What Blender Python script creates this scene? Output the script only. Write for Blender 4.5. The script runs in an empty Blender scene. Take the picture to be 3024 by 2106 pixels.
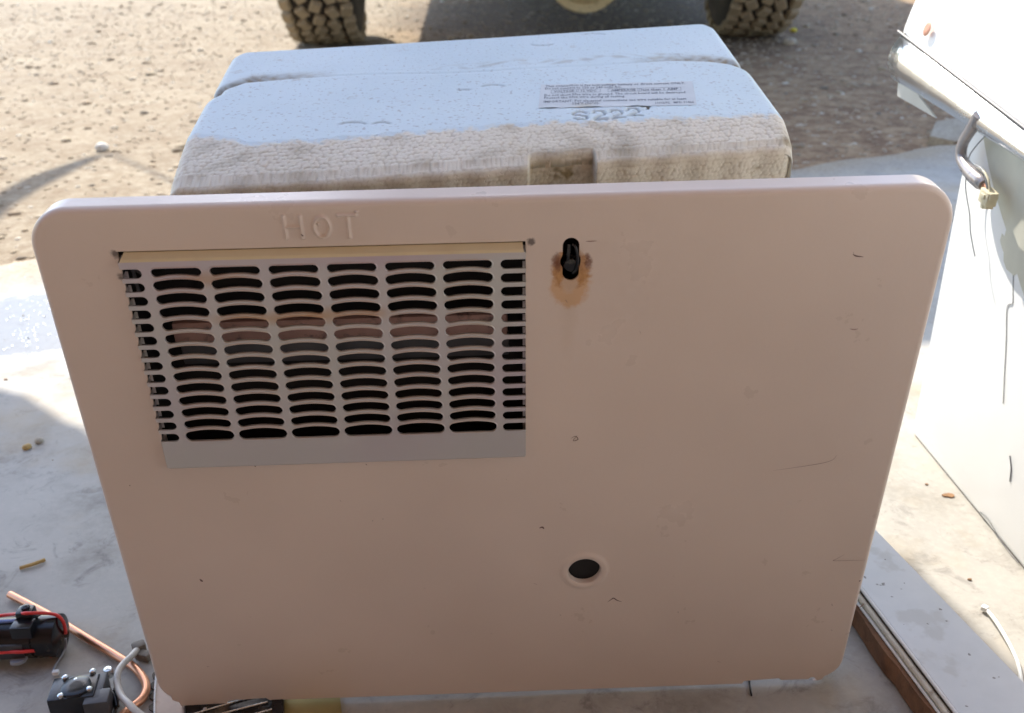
import bpy, bmesh, math, random
import numpy as np
from mathutils import Vector, Matrix
R = math.radians
random.seed(7); rng = np.random.default_rng(11)
S = bpy.context.scene
COL = S.collection

# ------------------------------------------------------------------ camera
CAM = np.array([-0.0112, -0.4470, 0.4441])
CR = np.array([[0.9989497424, -0.0442784381, -0.0117826995],
               [-0.0298000071, -0.4325105468, -0.9011362752],
               [0.0348047650, 0.9005409746, -0.4333757969]])      # rows: right, down, forward
cd = bpy.data.cameras.new("camera"); cam = bpy.data.objects.new("camera", cd); COL.objects.link(cam)
m3 = np.stack([CR[0], -CR[1], -CR[2]], 1)
M4 = np.eye(4); M4[:3, :3] = m3; M4[:3, 3] = CAM
cam.matrix_world = Matrix(M4.tolist())
cd.sensor_width = 36; cd.lens = 36 * 2900 / 3024
cd.clip_start = 0.02; cd.clip_end = 500
cd.dof.use_dof = True; cd.dof.focus_distance = 0.51; cd.dof.aperture_fstop = 15
S.camera = cam

# ------------------------------------------------------------------ light
SUN_EL, SUN_AZ = 45.0, -17.0            # azimuth from +Y, negative = to the left
W = bpy.data.worlds.new("World"); S.world = W; W.use_nodes = True
wn = W.node_tree; wn.nodes.clear()
sky = wn.nodes.new("ShaderNodeTexSky"); sky.sky_type = 'NISHITA'; sky.sun_disc = False
sky.sun_elevation = R(SUN_EL); sky.sun_rotation = R(SUN_AZ % 360)
bg = wn.nodes.new("ShaderNodeBackground"); bg.inputs[1].default_value = 0.15
wo = wn.nodes.new("ShaderNodeOutputWorld")
wn.links.new(sky.outputs[0], bg.inputs[0]); wn.links.new(bg.outputs[0], wo.inputs[0])
sd = bpy.data.lights.new("sun", 'SUN'); sd.energy = 2.6; sd.angle = R(0.42); sd.color = (1.0, 0.93, 0.82)
sun = bpy.data.objects.new("sun", sd); COL.objects.link(sun)
sv = Vector((math.sin(R(SUN_AZ)) * math.cos(R(SUN_EL)), math.cos(R(SUN_AZ)) * math.cos(R(SUN_EL)), math.sin(R(SUN_EL))))
sun.rotation_euler = sv.to_track_quat('Z', 'Y').to_euler(); sun.location = sv * 20
S.view_settings.view_transform = 'Standard'; S.view_settings.look = 'None'
S.view_settings.exposure = 1.58; S.view_settings.gamma = 1

# ------------------------------------------------------------------ survey helpers (photo pixel of a 2296 px wide view -> point on a plane)
def ray(px, py):
    k = 3024 / 2296.
    return CR.T @ np.array([(px * k - 1512) / 2900., (py * k - 1053) / 2900., 1.0])
def G(px, py, z=0.0):
    d = ray(px, py); return CAM + d * (z - CAM[2]) / d[2]
def GX(px, py, x):
    d = ray(px, py); return CAM + d * (x - CAM[0]) / d[0]
TILT = R(-6.0)
PX_ = np.array([1., 0, 0]); PY_ = np.array([0, math.sin(TILT), math.cos(TILT)]); PZ_ = np.array([0, -math.cos(TILT), math.sin(TILT)])
PO = np.array([0, 0, 0.004])
def PN(px, py, off=0.0):                # -> (u, v) on the door's plane
    d = ray(px, py); o = PO + PZ_ * off; k = ((o - CAM) @ PZ_) / (d @ PZ_); q = CAM + k * d - PO
    return np.array([q @ PX_, q @ PY_])
PF = np.eye(4); PF[:3, 0] = PX_; PF[:3, 1] = PY_; PF[:3, 2] = PZ_; PF[:3, 3] = PO
PF = Matrix(PF.tolist())

# ------------------------------------------------------------------ object helpers
def thing(name, label, cat, loc=(0, 0, 0), mat4=None, group=None):
    o = bpy.data.objects.new(name, None); COL.objects.link(o); o.empty_display_size = 0.05
    if mat4 is not None: o.matrix_world = mat4
    else: o.location = loc
    o['label'] = label; o['category'] = cat
    if group: o['group'] = group
    return o
def tag(o, label=None, cat=None, group=None, kind=None):
    if label: o['label'] = label
    if cat: o['category'] = cat
    if group: o['group'] = group
    if kind: o['kind'] = kind
    return o
class MB:
    def __init__(s): s.v = []; s.f = []
    def add(s, v, f):
        n = len(s.v); s.v += [tuple(map(float, p)) for p in v]; s.f += [tuple(i + n for i in q) for q in f]; return s
    def box(s, c, d, rot=None, bev=0.0, seg=2):
        bm = bmesh.new(); bmesh.ops.create_cube(bm, size=1.0)
        for v in bm.verts: v.co = Vector((v.co.x * d[0], v.co.y * d[1], v.co.z * d[2]))
        if bev > 0: bmesh.ops.bevel(bm, geom=bm.edges[:], offset=bev, segments=seg, affect='EDGES', profile=0.5)
        if rot is not None:
            for v in bm.verts: v.co = rot @ v.co
        bm.verts.index_update()
        s.add([v.co + Vector(c) for v in bm.verts], [[v.index for v in f.verts] for f in bm.faces]); bm.free(); return s
    def tube(s, pts, r, n=10, cap=True, smooth=6):
        P = spline(pts, smooth); m = len(P)
        rr = r if hasattr(r, '__len__') else [r] * m
        if len(rr) != m: rr = np.interp(np.linspace(0, 1, m), np.linspace(0, 1, len(rr)), rr)
        T = np.gradient(P, axis=0); T /= np.linalg.norm(T, axis=1)[:, None] + 1e-12
        a = np.array([0, 0, 1.0]) if abs(T[0][2]) < 0.9 else np.array([1.0, 0, 0])
        vs = []
        for i in range(m):
            a = a - T[i] * (a @ T[i]); a /= np.linalg.norm(a); b = np.cross(T[i], a)
            for k in range(n):
                t = 2 * math.pi * k / n; vs.append(P[i] + rr[i] * (math.cos(t) * a + math.sin(t) * b))
        fs = [(i * n + k, i * n + (k + 1) % n, (i + 1) * n + (k + 1) % n, (i + 1) * n + k) for i in range(m - 1) for k in range(n)]
        if cap: fs += [tuple(range(n - 1, -1, -1)), tuple((m - 1) * n + k for k in range(n))]
        return s.add(vs, fs)
    def lathe(s, c, axis, prof, n=32):       # prof: (along, radius)
        ax = np.array(axis, float); ax /= np.linalg.norm(ax)
        a = np.cross(ax, [0, 0, 1.0]) if abs(ax[2]) < .9 else np.cross(ax, [1.0, 0, 0]); a /= np.linalg.norm(a); b = np.cross(ax, a)
        vs = []
        for (h, r) in prof:
            for k in range(n):
                t = 2 * math.pi * k / n; vs.append(np.array(c) + ax * h + r * (math.cos(t) * a + math.sin(t) * b))
        m = len(prof)
        fs = [(i * n + k, i * n + (k + 1) % n, (i + 1) * n + (k + 1) % n, (i + 1) * n + k) for i in range(m - 1) for k in range(n)]
        fs += [tuple(range(n - 1, -1, -1)), tuple((m - 1) * n + k for k in range(n))]
        return s.add(vs, fs)
    def prism(s, poly, z0, z1):              # polygon in xy extruded
        n = len(poly)
        vs = [(p[0], p[1], z0) for p in poly] + [(p[0], p[1], z1) for p in poly]
        fs = [tuple(range(n - 1, -1, -1)), tuple(range(n, 2 * n))] + [(i, (i + 1) % n, n + (i + 1) % n, n + i) for i in range(n)]
        return s.add(vs, fs)
    def build(s, name, m, parent=None, world=True, smooth=None, fix=True):
        return mesh(name, s.v, s.f, m, parent, world, smooth, fix)
def spline(pts, k):
    P = np.array(pts, float)
    if k <= 1 or len(P) < 3: return P
    Q = np.vstack([2 * P[0] - P[1], P, 2 * P[-1] - P[-2]]); out = []
    for i in range(1, len(Q) - 2):
        p0, p1, p2, p3 = Q[i - 1], Q[i], Q[i + 1], Q[i + 2]
        for j in range(k):
            t = j / k
            out.append(0.5 * (2 * p1 + (p2 - p0) * t + (2 * p0 - 5 * p1 + 4 * p2 - p3) * t * t + (3 * p1 - p0 - 3 * p2 + p3) * t ** 3))
    out.append(P[-1]); return np.array(out)
def mesh(name, v, f, m, parent=None, world=True, smooth=None, fix=True):
    me = bpy.data.meshes.new(name)
    if parent is not None and world:
        inv = (parent.matrix_basis if parent.parent is None else parent.parent.matrix_basis @ parent.matrix_basis).inverted()
        A = np.array(inv); vv = np.array(v, float); v = (vv @ A[:3, :3].T + A[:3, 3]).tolist()
    me.from_pydata([tuple(p) for p in v], [], [tuple(q) for q in f])
    if fix:
        bm = bmesh.new(); bm.from_mesh(me); bmesh.ops.recalc_face_normals(bm, faces=bm.faces[:]); bm.to_mesh(me); bm.free()
    return finish(name, me, m, parent, smooth)
def finish(name, me, m, parent=None, smooth=None):
    me.materials.append(m)
    if smooth == 'all':
        me.polygons.foreach_set('use_smooth', [True] * len(me.polygons))
    elif smooth is not None:
        me.polygons.foreach_set('use_smooth', [True] * len(me.polygons)); me.set_sharp_from_angle(angle=R(smooth))
    o = bpy.data.objects.new(name, me); COL.objects.link(o)
    if parent is not None: o.parent = parent
    return o
def grid(name, V, m, parent=None, attrs=None, flip=False):    # V: rows x cols x 3 in the parent's frame
    nr, nc = V.shape[:2]; me = bpy.data.meshes.new(name)
    idx = np.arange(nr * nc).reshape(nr, nc)
    q = np.stack([idx[:-1, :-1], idx[:-1, 1:], idx[1:, 1:], idx[1:, :-1]], -1).reshape(-1, 4)
    if flip: q = q[:, ::-1]
    me.vertices.add(nr * nc); me.vertices.foreach_set('co', V.reshape(-1).astype(np.float32))
    me.loops.add(q.size); me.loops.foreach_set('vertex_index', q.reshape(-1).astype(np.int32))
    me.polygons.add(len(q)); me.polygons.foreach_set('loop_start', np.arange(0, q.size, 4, dtype=np.int32))
    me.update(calc_edges=True); me.validate()
    for k, a in (attrs or {}).items():
        at = me.attributes.new(k, 'FLOAT', 'POINT'); at.data.foreach_set('value', a.reshape(-1).astype(np.float32))
    return finish(name, me, m, parent, 'all')
def fill2d(loops):                       # outline + holes -> triangulated mesh data at z = 0
    cu = bpy.data.curves.new("outline", 'CURVE'); cu.dimensions = '2D'; cu.fill_mode = 'BOTH'
    for L in loops:
        sp = cu.splines.new('POLY'); sp.points.add(len(L) - 1)
        for p, c in zip(sp.points, L): p.co = (c[0], c[1], 0, 1)
        sp.use_cyclic_u = True
    o = bpy.data.objects.new("outline", cu); me = o.to_mesh()
    v = [tuple(x.co) for x in me.vertices]; f = [tuple(p.vertices) for p in me.polygons]
    o.to_mesh_clear(); bpy.data.objects.remove(o); bpy.data.curves.remove(cu)
    return v, f
def plate(loops, z1, z0):                # filled plate with thickness, front at z1, back at z0
    v, f = fill2d(loops); mb = MB(); mb.add([(x, y, z1) for x, y, _ in v], f)
    for L in loops:
        n = len(L); mb.add([(p[0], p[1], z1) for p in L] + [(p[0], p[1], z0) for p in L], [(i, (i + 1) % n, n + (i + 1) % n, n + i) for i in range(n)])
    return mb
def arc(cx, cy, r, a0, a1, n, ry=None):
    ry = r if ry is None else ry
    return [(cx + r * math.cos(R(a0 + (a1 - a0) * i / n)), cy + ry * math.sin(R(a0 + (a1 - a0) * i / n))) for i in range(n + 1)]

# ------------------------------------------------------------------ material helpers
class NT:
    def __init__(s, name):
        s.m = bpy.data.materials.new(name); s.m.use_nodes = True; s.t = s.m.node_tree; s.p = s.t.nodes["Principled BSDF"]
        s.tc = s.t.nodes.new("ShaderNodeTexCoord"); s.co = s.tc.outputs['Object']
    def n(s, typ, **kw):
        x = s.t.nodes.new(typ)
        for k, v in kw.items(): setattr(x, k, v)
        return x
    def put(s, sock, v):
        if isinstance(v, bpy.types.NodeSocket): s.t.links.new(v, sock)
        elif v is not None:
            if hasattr(sock.default_value, '__len__') and not hasattr(v, '__len__'): v = [v] * len(sock.default_value)
            if hasattr(v, '__len__') and len(sock.default_value) == 4 and len(v) == 3: v = tuple(v) + (1,)
            sock.default_value = v
    def noise(s, scale, detail=4, rough=.55, co=None, dist=0.0, out=0):
        x = s.n("ShaderNodeTexNoise"); s.put(x.inputs['Vector'], co or s.co); x.inputs['Scale'].default_value = scale
        x.inputs['Detail'].default_value = detail; x.inputs['Roughness'].default_value = rough; x.inputs['Distortion'].default_value = dist
        return x.outputs[out]
    def voro(s, scale, out='Distance', co=None, feature='F1', rnd=1.0):
        x = s.n("ShaderNodeTexVoronoi", feature=feature); s.put(x.inputs['Vector'], co or s.co); x.inputs['Scale'].default_value = scale
        x.inputs['Randomness'].default_value = rnd
        return x.outputs[out]
    def ramp(s, f, a, b, c0=0.0, c1=1.0):
        x = s.n("ShaderNodeMapRange"); x.inputs[1].default_value = a; x.inputs[2].default_value = b; x.inputs[3].default_value = c0; x.inputs[4].default_value = c1
        s.put(x.inputs[0], f); return x.outputs[0]
    def mix(s, f, a, b):
        x = s.n("ShaderNodeMix", data_type='RGBA'); s.put(x.inputs[0], f); s.put(x.inputs[6], a); s.put(x.inputs[7], b); return x.outputs[2]
    def math(s, op, a, b=0.0):
        x = s.n("ShaderNodeMath", operation=op); s.put(x.inputs[0], a); s.put(x.inputs[1], b); return x.outputs[0]
    def map(s, loc=(0, 0, 0), sc=(1, 1, 1), rot=(0, 0, 0)):
        x = s.n("ShaderNodeMapping"); s.put(x.inputs[0], s.co); x.inputs[1].default_value = loc; x.inputs[2].default_value = rot; x.inputs[3].default_value = sc
        return x.outputs[0]
    def attr(s, name):
        x = s.n("ShaderNodeAttribute"); x.attribute_name = name; return x.outputs['Fac']
    def bump(s, h, strength=.3, dist=.001):
        x = s.n("ShaderNodeBump"); x.inputs['Strength'].default_value = strength; x.inputs['Distance'].default_value = dist
        s.put(x.inputs['Height'], h); s.t.links.new(x.outputs[0], s.p.inputs['Normal']); return x
    def dist(s, c, sc=(1, 1, 1)):        # distance from a point in object space, with stretch
        a = s.n("ShaderNodeVectorMath", operation='SUBTRACT'); s.put(a.inputs[0], s.co); a.inputs[1].default_value = c
        b = s.n("ShaderNodeVectorMath", operation='MULTIPLY'); s.t.links.new(a.outputs[0], b.inputs[0]); b.inputs[1].default_value = sc
        l = s.n("ShaderNodeVectorMath", operation='LENGTH'); s.t.links.new(b.outputs[0], l.inputs[0]); return l.outputs['Value']
    def fin(s, col=None, rough=.5, metal=0.0, spec=None, coat=0.0):
        s.put(s.p.inputs['Base Color'], col); s.put(s.p.inputs['Roughness'], rough); s.put(s.p.inputs['Metallic'], metal)
        if spec is not None: s.put(s.p.inputs['Specular IOR Level'], spec)
        if coat: s.put(s.p.inputs['Coat Weight'], coat)
        return s.m
def simple(name, c, rough=.5, metal=0.0, var=.15, scale=40, bump=0.0, dirt=None, dscale=25):
    t = NT(name); n = t.noise(scale, 5)
    lo = tuple(x * (1 - var) for x in c); hi = tuple(min(1, x * (1 + var)) for x in c)
    col = t.mix(t.ramp(n, .3, .7), lo, hi)
    if dirt: col = t.mix(t.ramp(t.noise(dscale, 6, .65), .55, .72), col, dirt)
    if bump: t.bump(t.noise(scale * 6, 3), .4, bump)
    return t.fin(col, t.ramp(n, .2, .8, max(0, rough - .08), min(1, rough + .08)), metal)

# concrete
t = NT("concrete")
big = t.noise(2.2, 6, .6); mid = t.noise(14, 6, .65); fine = t.noise(160, 4, .7)
c = t.mix(t.ramp(big, .35, .68), (.33, .315, .285), (.46, .435, .385))
c = t.mix(t.math('MULTIPLY', t.ramp(mid, .48, .68), .7), c, (.25, .23, .195))
c = t.mix(t.math('MULTIPLY', t.ramp(t.noise(30, 6, .75, dist=1.2), .55, .68), .6), c, (.16, .145, .13))
c = t.mix(t.math('MULTIPLY', t.ramp(fine, .45, .75), .35), c, (.52, .48, .42))
c = t.mix(t.math('MULTIPLY', t.ramp(t.noise(5.5, 5, .6, co=t.map((3, 1, 0))), .50, .66), .55), c, (.40, .30, .17))
sx_ = t.n("ShaderNodeSeparateXYZ"); t.put(sx_.inputs[0], t.co)
ed_ = t.math('SUBTRACT', t.math('ADD', t.math('MULTIPLY', sx_.outputs[0], .344), 1.008), sx_.outputs[1])
ed_ = t.math('ADD', ed_, t.math('MULTIPLY', t.math('SUBTRACT', t.noise(7, 6, .7), .5), .26))
c = t.mix(t.math('MULTIPLY', t.ramp(ed_, .12, .0), .85), c, t.mix(t.ramp(fine, .4, .7), (.26, .19, .115), (.46, .38, .26)))
t.bump(t.math('ADD', t.math('MULTIPLY', fine, .5), mid), .25, .0012)
wd = t.math('ADD', t.dist((-.52, .60, 0), (.55, 1.1, 0)), t.math('MULTIPLY', t.math('SUBTRACT', t.noise(9, 5, .65), .5), .22)); wet = t.ramp(wd, .14, .09)
dk = t.n("ShaderNodeMix", data_type='RGBA', blend_type='MULTIPLY'); dk.inputs[0].default_value = 1.0; t.put(dk.inputs[6], c); dk.inputs[7].default_value = (.40, .43, .48, 1)
c = t.mix(wet, c, dk.outputs[2])
M_CONC = t.fin(c, t.math('MULTIPLY', t.ramp(mid, .3, .7, .62, .85), t.ramp(wet, 0, 1, 1, .3)), 0)
# gravelly dirt
t = NT("dirt"); a = t.noise(3.2, 8, .65); b = t.noise(60, 6, .7)
c = t.mix(t.ramp(a, .3, .7), (.205, .15, .095), (.35, .285, .195))
c = t.mix(t.math('MULTIPLY', t.ramp(b, .40, .66), .8), c, (.43, .37, .275))
c = t.mix(t.math('MULTIPLY', t.ramp(t.noise(34, 6, .75, dist=.6), .54, .68), .55), c, (.19, .13, .08))
gx_ = t.n("ShaderNodeSeparateXYZ"); t.put(gx_.inputs[0], t.co)
c = t.mix(t.math('MULTIPLY', t.ramp(t.noise(11, 5, .7, co=t.map((4, 9, 0))), .48, .62), .5), c, (.225, .16, .095))
rt_ = t.math('ADD', gx_.outputs[0], t.math('MULTIPLY', t.noise(1.5, 4, .6), .8))
c = t.mix(t.math('MULTIPLY', t.ramp(rt_, .0, .6), .95), c, t.mix(t.ramp(t.noise(24, 6, .7), .4, .65), (.20, .105, .05), (.46, .31, .17)))
van_shade = t.math('ADD', t.dist((.50, 3.6, 0), (1.0, .62, 0)), t.math('MULTIPLY', t.math('SUBTRACT', t.noise(3, 5, .65), .5), .5))
c = t.mix(t.math('MULTIPLY', t.ramp(van_shade, .85, .55), .82), c, (.055, .034, .022))  # soil colour darkened under the van to deepen its shade
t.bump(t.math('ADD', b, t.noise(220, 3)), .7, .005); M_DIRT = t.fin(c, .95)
# pebbles: one hue per stone
t = NT("pebbles"); g = t.n("ShaderNodeNewGeometry"); r_ = g.outputs['Random Per Island']
cr = t.n("ShaderNodeValToRGB"); e = cr.color_ramp; t.put(cr.inputs[0], r_)
e.elements[0].position = 0; e.elements[0].color = (.20, .17, .13, 1); e.elements[1].position = 1; e.elements[1].color = (.70, .64, .53, 1)
for p, q in ((.08, (.30, .23, .15)), (.3, (.38, .30, .20)), (.5, (.46, .38, .26)), (.72, (.36, .26, .165)), (.86, (.54, .46, .35))):
    x = e.elements.new(p); x.color = q + (1,)
M_PEB = t.fin(t.mix(t.ramp(t.noise(200, 3), .3, .7, 0, .25), cr.outputs[0], (.2, .17, .13)), .9)

# painted door
t = NT("almond_paint"); n1 = t.noise(7, 3, .5); n2 = t.noise(420, 2, .5); n3 = t.noise(26, 5, .6)
c = t.mix(t.ramp(n1, .3, .7), (.62, .52, .44), (.71, .60, .51))
c = t.mix(t.math('MULTIPLY', t.ramp(t.noise(4, 2, .5, co=t.map((5, 3, 0))), .45, .7), .35), c, (.64, .52, .42))
spk = t.math('GREATER_THAN', t.noise(240, 2, .4, co=t.map((9, 4, 1))), .80)
c = t.mix(t.math('MULTIPLY', spk, .8), c, (.10, .06, .045))
nz = t.noise(170, 6, .72); nzc = t.math('MULTIPLY', t.math('SUBTRACT', nz, .5), .009)
d2 = t.math('ADD', t.dist((.0320, .2755, 0), (1.0, .80, 0)), nzc); c = t.mix(t.math('MULTIPLY', t.ramp(d2, .0102, .0074), .62), c, (.58, .29, .075))
d2 = t.math('ADD', t.dist((.0322, .2835, 0), (1.0, .85, 0)), nzc); rust = t.ramp(d2, .0096, .0078); c = t.mix(t.math('MULTIPLY', rust, .85), c, t.mix(t.ramp(t.noise(500, 4, .7), .35, .65), (.36, .15, .04), (.52, .28, .09)))
d2 = t.math('ADD', t.dist((.0318, .2765, 0), (1.1, 1.0, 0)), nzc); c = t.mix(t.math('MULTIPLY', t.ramp(d2, .0052, .0034), .75), c, (.60, .46, .34))
for cc, rr in (((.0255, .2885, 0), .0036), ((.0262, .2858, 0), .0030), ((.0402, .2868, 0), .0030), ((.0395, .2895, 0), .0022)):
    dd = t.math('ADD', t.dist(cc, (1.3, .8, 0)), t.math('MULTIPLY', t.math('SUBTRACT', t.noise(420, 5, .8), .5), .005))
    c = t.mix(t.math('MULTIPLY', t.ramp(dd, rr, rr * .4), .75), c, (.15, .045, .014))
dd = t.math('ADD', t.dist((.0318, .262, 0), (2.6, .5, 0)), t.math('MULTIPLY', t.math('SUBTRACT', t.noise(120, 4), .5), .012))
c = t.mix(t.math('MULTIPLY', t.ramp(dd, .014, .002), .16), c, (.42, .30, .17))
for cc in ((-.1695, .2975, 0), (.0135, .298, 0), (-.169, .286, 0)):
    dd = t.math('ADD', t.dist(cc, (1, 1, 0)), t.math('MULTIPLY', t.math('SUBTRACT', t.noise(300, 4), .5), .006))
    c = t.mix(t.math('MULTIPLY', t.ramp(dd, .0022, .0006), .8), c, (.05, .035, .03))
t.bump(t.math('ADD', n2, t.math('MULTIPLY', n3, .6)), .12, .0004)
M_DOOR = t.fin(c, t.ramp(n3, .3, .7, .26, .36), 0, .5)
# zinc plated grille
t = NT("zinc_plate"); n1 = t.noise(16, 3, .5, co=t.map((1, 2, 3), (1, .8, 1))); n2 = t.noise(30, 4, .6)
c = t.mix(t.ramp(n1, .35, .7), (.56, .545, .50), (.58, .535, .525)); c = t.mix(t.math('MULTIPLY', t.ramp(t.noise(11, 2, .5, co=t.map((4, 4, 0))), .52, .66), .5), c, (.53, .44, .48))
for cc, s_, a_ in (((-.112, .2648, 0), (.45, 2.6, 0), .5), ((-.085, .2652, 0), (.6, 2.2, 0), .62), ((-.128, .2855, 0), (.7, 2.4, 0), .45), ((-.062, .266, 0), (.8, 3, 0), .5)):
    dd = t.math('ADD', t.dist(cc, s_), t.math('MULTIPLY', t.math('SUBTRACT', t.noise(90, 4), .5), .008))
    c = t.mix(t.math('MULTIPLY', t.ramp(dd, .0125, .003), a_), c, (.50, .27, .09))
dd = t.dist((-.05, .2945, 0), (.12, 1, 0)); c = t.mix(t.math('MULTIPLY', t.ramp(dd, .0075, .001), .5), c, (.50, .36, .42))
t.bump(t.noise(260, 3), .08, .0003); M_ZINC = t.fin(c, t.ramp(n2, .3, .7, .36, .5), .55)
M_ZBEV = simple("zinc_bevel", (.66, .60, .40), .35, .5, .06)
M_RECESS = simple("recess_black", (.012, .011, .011), .8, 0, .3)  # near-black colour stands in for shade inside the openings
M_BAF = simple("brown_baffle", (.33, .20, .17), .55, .2, .2, 60, 0, (.06, .05, .05), 140)
M_DKST = simple("dark_steel", (.09, .09, .095), .5, .6, .25)
M_BLACK = simple("black_plastic", (.011, .012, .015), .25, 0, .3, 50, .0002)
M_BLACKM = simple("black_metal", (.012, .012, .014), .24, .3, .3, 50, .0002, (.16, .13, .09), 60)
# foam
t = NT("foam"); be = t.attr("bead"); di = t.attr("dirt"); n1 = t.noise(9, 5, .6); n2 = t.noise(300, 3, .6)
skin = t.mix(t.ramp(n1, .3, .7), (.555, .66, .70), (.62, .72, .755))
pit = t.ramp(t.noise(520, 2, .5, co=t.map((0, 0, 0), (.7, 1, .8))), .625, .67)
skin = t.mix(t.math('MULTIPLY', pit, .55), skin, (.34, .34, .34))
sm = t.ramp(t.noise(38, 6, .75, co=t.map((2, 5, 1))), .62, .70); skin = t.mix(t.math('MULTIPLY', sm, .5), skin, (.36, .32, .26))
raw = t.mix(t.ramp(n1, .35, .65), (.70, .65, .53), (.77, .725, .61)); raw = t.mix(t.math('MULTIPLY', t.ramp(t.noise(40, 5, .7), .55, .75), .45), raw, (.60, .50, .34))
raw = t.mix(t.math('MULTIPLY', t.attr('gap'), .34), raw, (.42, .34, .22)); c = t.mix(be, skin, raw); c = t.mix(di, c, t.mix(t.ramp(t.noise(120, 5, .7), .3, .7), (.10, .075, .04), (.36, .27, .13)))
t.bump(t.math('ADD', n2, t.math('MULTIPLY', pit, -1.2)), .3, .0006); M_FOAM = t.fin(c, .62, 0, .35)
t.put(t.p.inputs['Subsurface Weight'], .25); t.put(t.p.inputs['Subsurface Radius'], (.004, .003, .002)); t.put(t.p.inputs['Subsurface Scale'], 1.0)
M_STICK = simple("sticker_paper", (.585, .63, .645), .5, 0, .06, 30, 0, (.50, .47, .38), 22)
M_INK = simple("printing_ink", (.10, .12, .16), .6, 0, .5, 900)
# tyre etc
M_RUB = simple("dusty_rubber", (.36, .285, .18), .9, 0, .3, 30, .001, (.12, .10, .075), 50)
M_RUBD = simple("dark_rubber", (.030, .024, .020), .85, 0, .3, 30, .001, (.10, .075, .05), 18)
M_VAN = simple("van_paint", (.35, .36, .36), .4, 0, .08, 4)
M_AXLE = simple("rusty_axle", (.10, .075, .055), .8, .2, .4, 30)
M_DIFF = simple("yellowed_casting", (.62, .50, .28), .6, 0, .2, 40, .001, (.30, .22, .12), 40)
# appliance
t = NT("white_enamel"); n = t.noise(12, 4)
M_WHITE = t.fin(t.mix(t.ramp(n, .3, .7), (.82, .82, .81), (.86, .86, .85)), .32, 0, .5)
M_PATCH = simple("grey_beige", (.60, .585, .49), .8, 0, .08, 30)
t = NT("worn_chrome"); n = t.noise(55, 6, .75, co=t.map((0, 0, 0), (1, .35, 1)))
c = t.mix(t.ramp(n, .62, .72), (.74, .775, .79), (.56, .60, .62)); M_CHR = t.fin(c, t.ramp(n, .45, .7, .16, .34), .92)
M_COP = simple("copper", (.72, .36, .22), .32, .9, .15, 60)
M_CAP = simple("copper_cap", (.60, .30, .20), .5, .3, .2, 200)
M_CLEAR = simple("cloudy_hose", (.50, .47, .42), .3, 0, .1, 60)
M_SLEEVE = simple("grey_sleeve", (.34, .315, .315), .28, .35, .25, 60)
M_CREAM = simple("cream_nylon", (.66, .60, .42), .4, 0, .1, 80)
M_RED = simple("red_insulation", (.72, .045, .04), .35, 0, .15, 60)
M_BLUE = simple("blue_insulation", (.20, .30, .62), .35, 0, .15, 60)
M_GREYW = simple("grey_insulation", (.26, .27, .29), .4, 0, .1)
M_STEEL = simple("bright_screw", (.70, .74, .74), .25, .8, .1, 300)
t = NT("aluminium_skin"); n = t.noise(30, 5, .6); st = t.ramp(t.noise(28, 4, .6, co=t.map((3, 3, 3))), .60, .66)
c = t.mix(t.ramp(n, .3, .7), (.52, .545, .56), (.60, .62, .63)); c = t.mix(t.math('MULTIPLY', st, .35), c, (.35, .34, .31))
c = t.mix(t.math('MULTIPLY', t.math('GREATER_THAN', t.noise(150, 2, .4), .73), .8), c, (.10, .09, .08)); M_ALU = t.fin(c, t.ramp(n, .3, .7, .38, .5), .0)
M_BOARD = simple("brown_hardboard", (.20, .10, .05), .9, 0, .35, 80, .0015, (.06, .03, .02), 40)
M_SEAL = simple("cream_seal", (.60, .55, .44), .5, 0, .1, 60, 0, (.28, .20, .12), 90)
M_WPLAS = simple("white_trim", (.80, .80, .77), .4, 0, .05)
M_RUST = simple("rusty_plate", (.42, .33, .27), .55, .3, .25, 30, .0003, (.20, .075, .025), 34)
M_BRASS = simple("yellow_zinc", (.36, .30, .13), .45, .5, .2, 20)
M_DTAB = simple("dark_tab", (.055, .042, .025), .6, 0, .3, 60)
M_ALUT = simple("dull_tab", (.50, .50, .47), .5, .2, .05)
M_FIT = simple("grimy_fitting", (.20, .175, .14), .7, .1, .4, 90, .0004, (.07, .06, .05), 70)
M_STRAW = simple("straw", (.50, .33, .12), .8, 0, .2, 90)
M_STONE = simple("pale_stone", (.66, .62, .55), .85, 0, .15, 60, .001)
M_STONEB = simple("tan_stone", (.44, .38, .29), .9, 0, .25, 60, .002)
M_LEAF = simple("brown_leaf", (.24, .13, .06), .8, 0, .3, 70)
M_YEL = simple("yellow_petal", (.75, .60, .04), .7, 0, .1)
M_GREEN = simple("weed_leaf", (.10, .15, .04), .7, 0, .3)
M_TAN = simple("tan_stucco", (.46, .30, .225), .9, 0, .06, 8)
M_BLOCKER = simple("shade_blocker", (.30, .28, .22), .9, 0, .15, 12)
M_BLOCKROPE = simple("blocker_rope", (.45, .38, .25), .9, 0, .2)
M_SCR = simple("scratch", (.13, .075, .06), .7, 0, .3)
M_SCRL = simple("pale_scratch", (.30, .20, .165), .7, 0, .2)
M_DROP = NT("water"); t = M_DROP; t.put(t.p.inputs['Transmission Weight'], 1.0); t.put(t.p.inputs['IOR'], 1.33); M_DROP = t.fin((1, 1, 1), .02)

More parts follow.
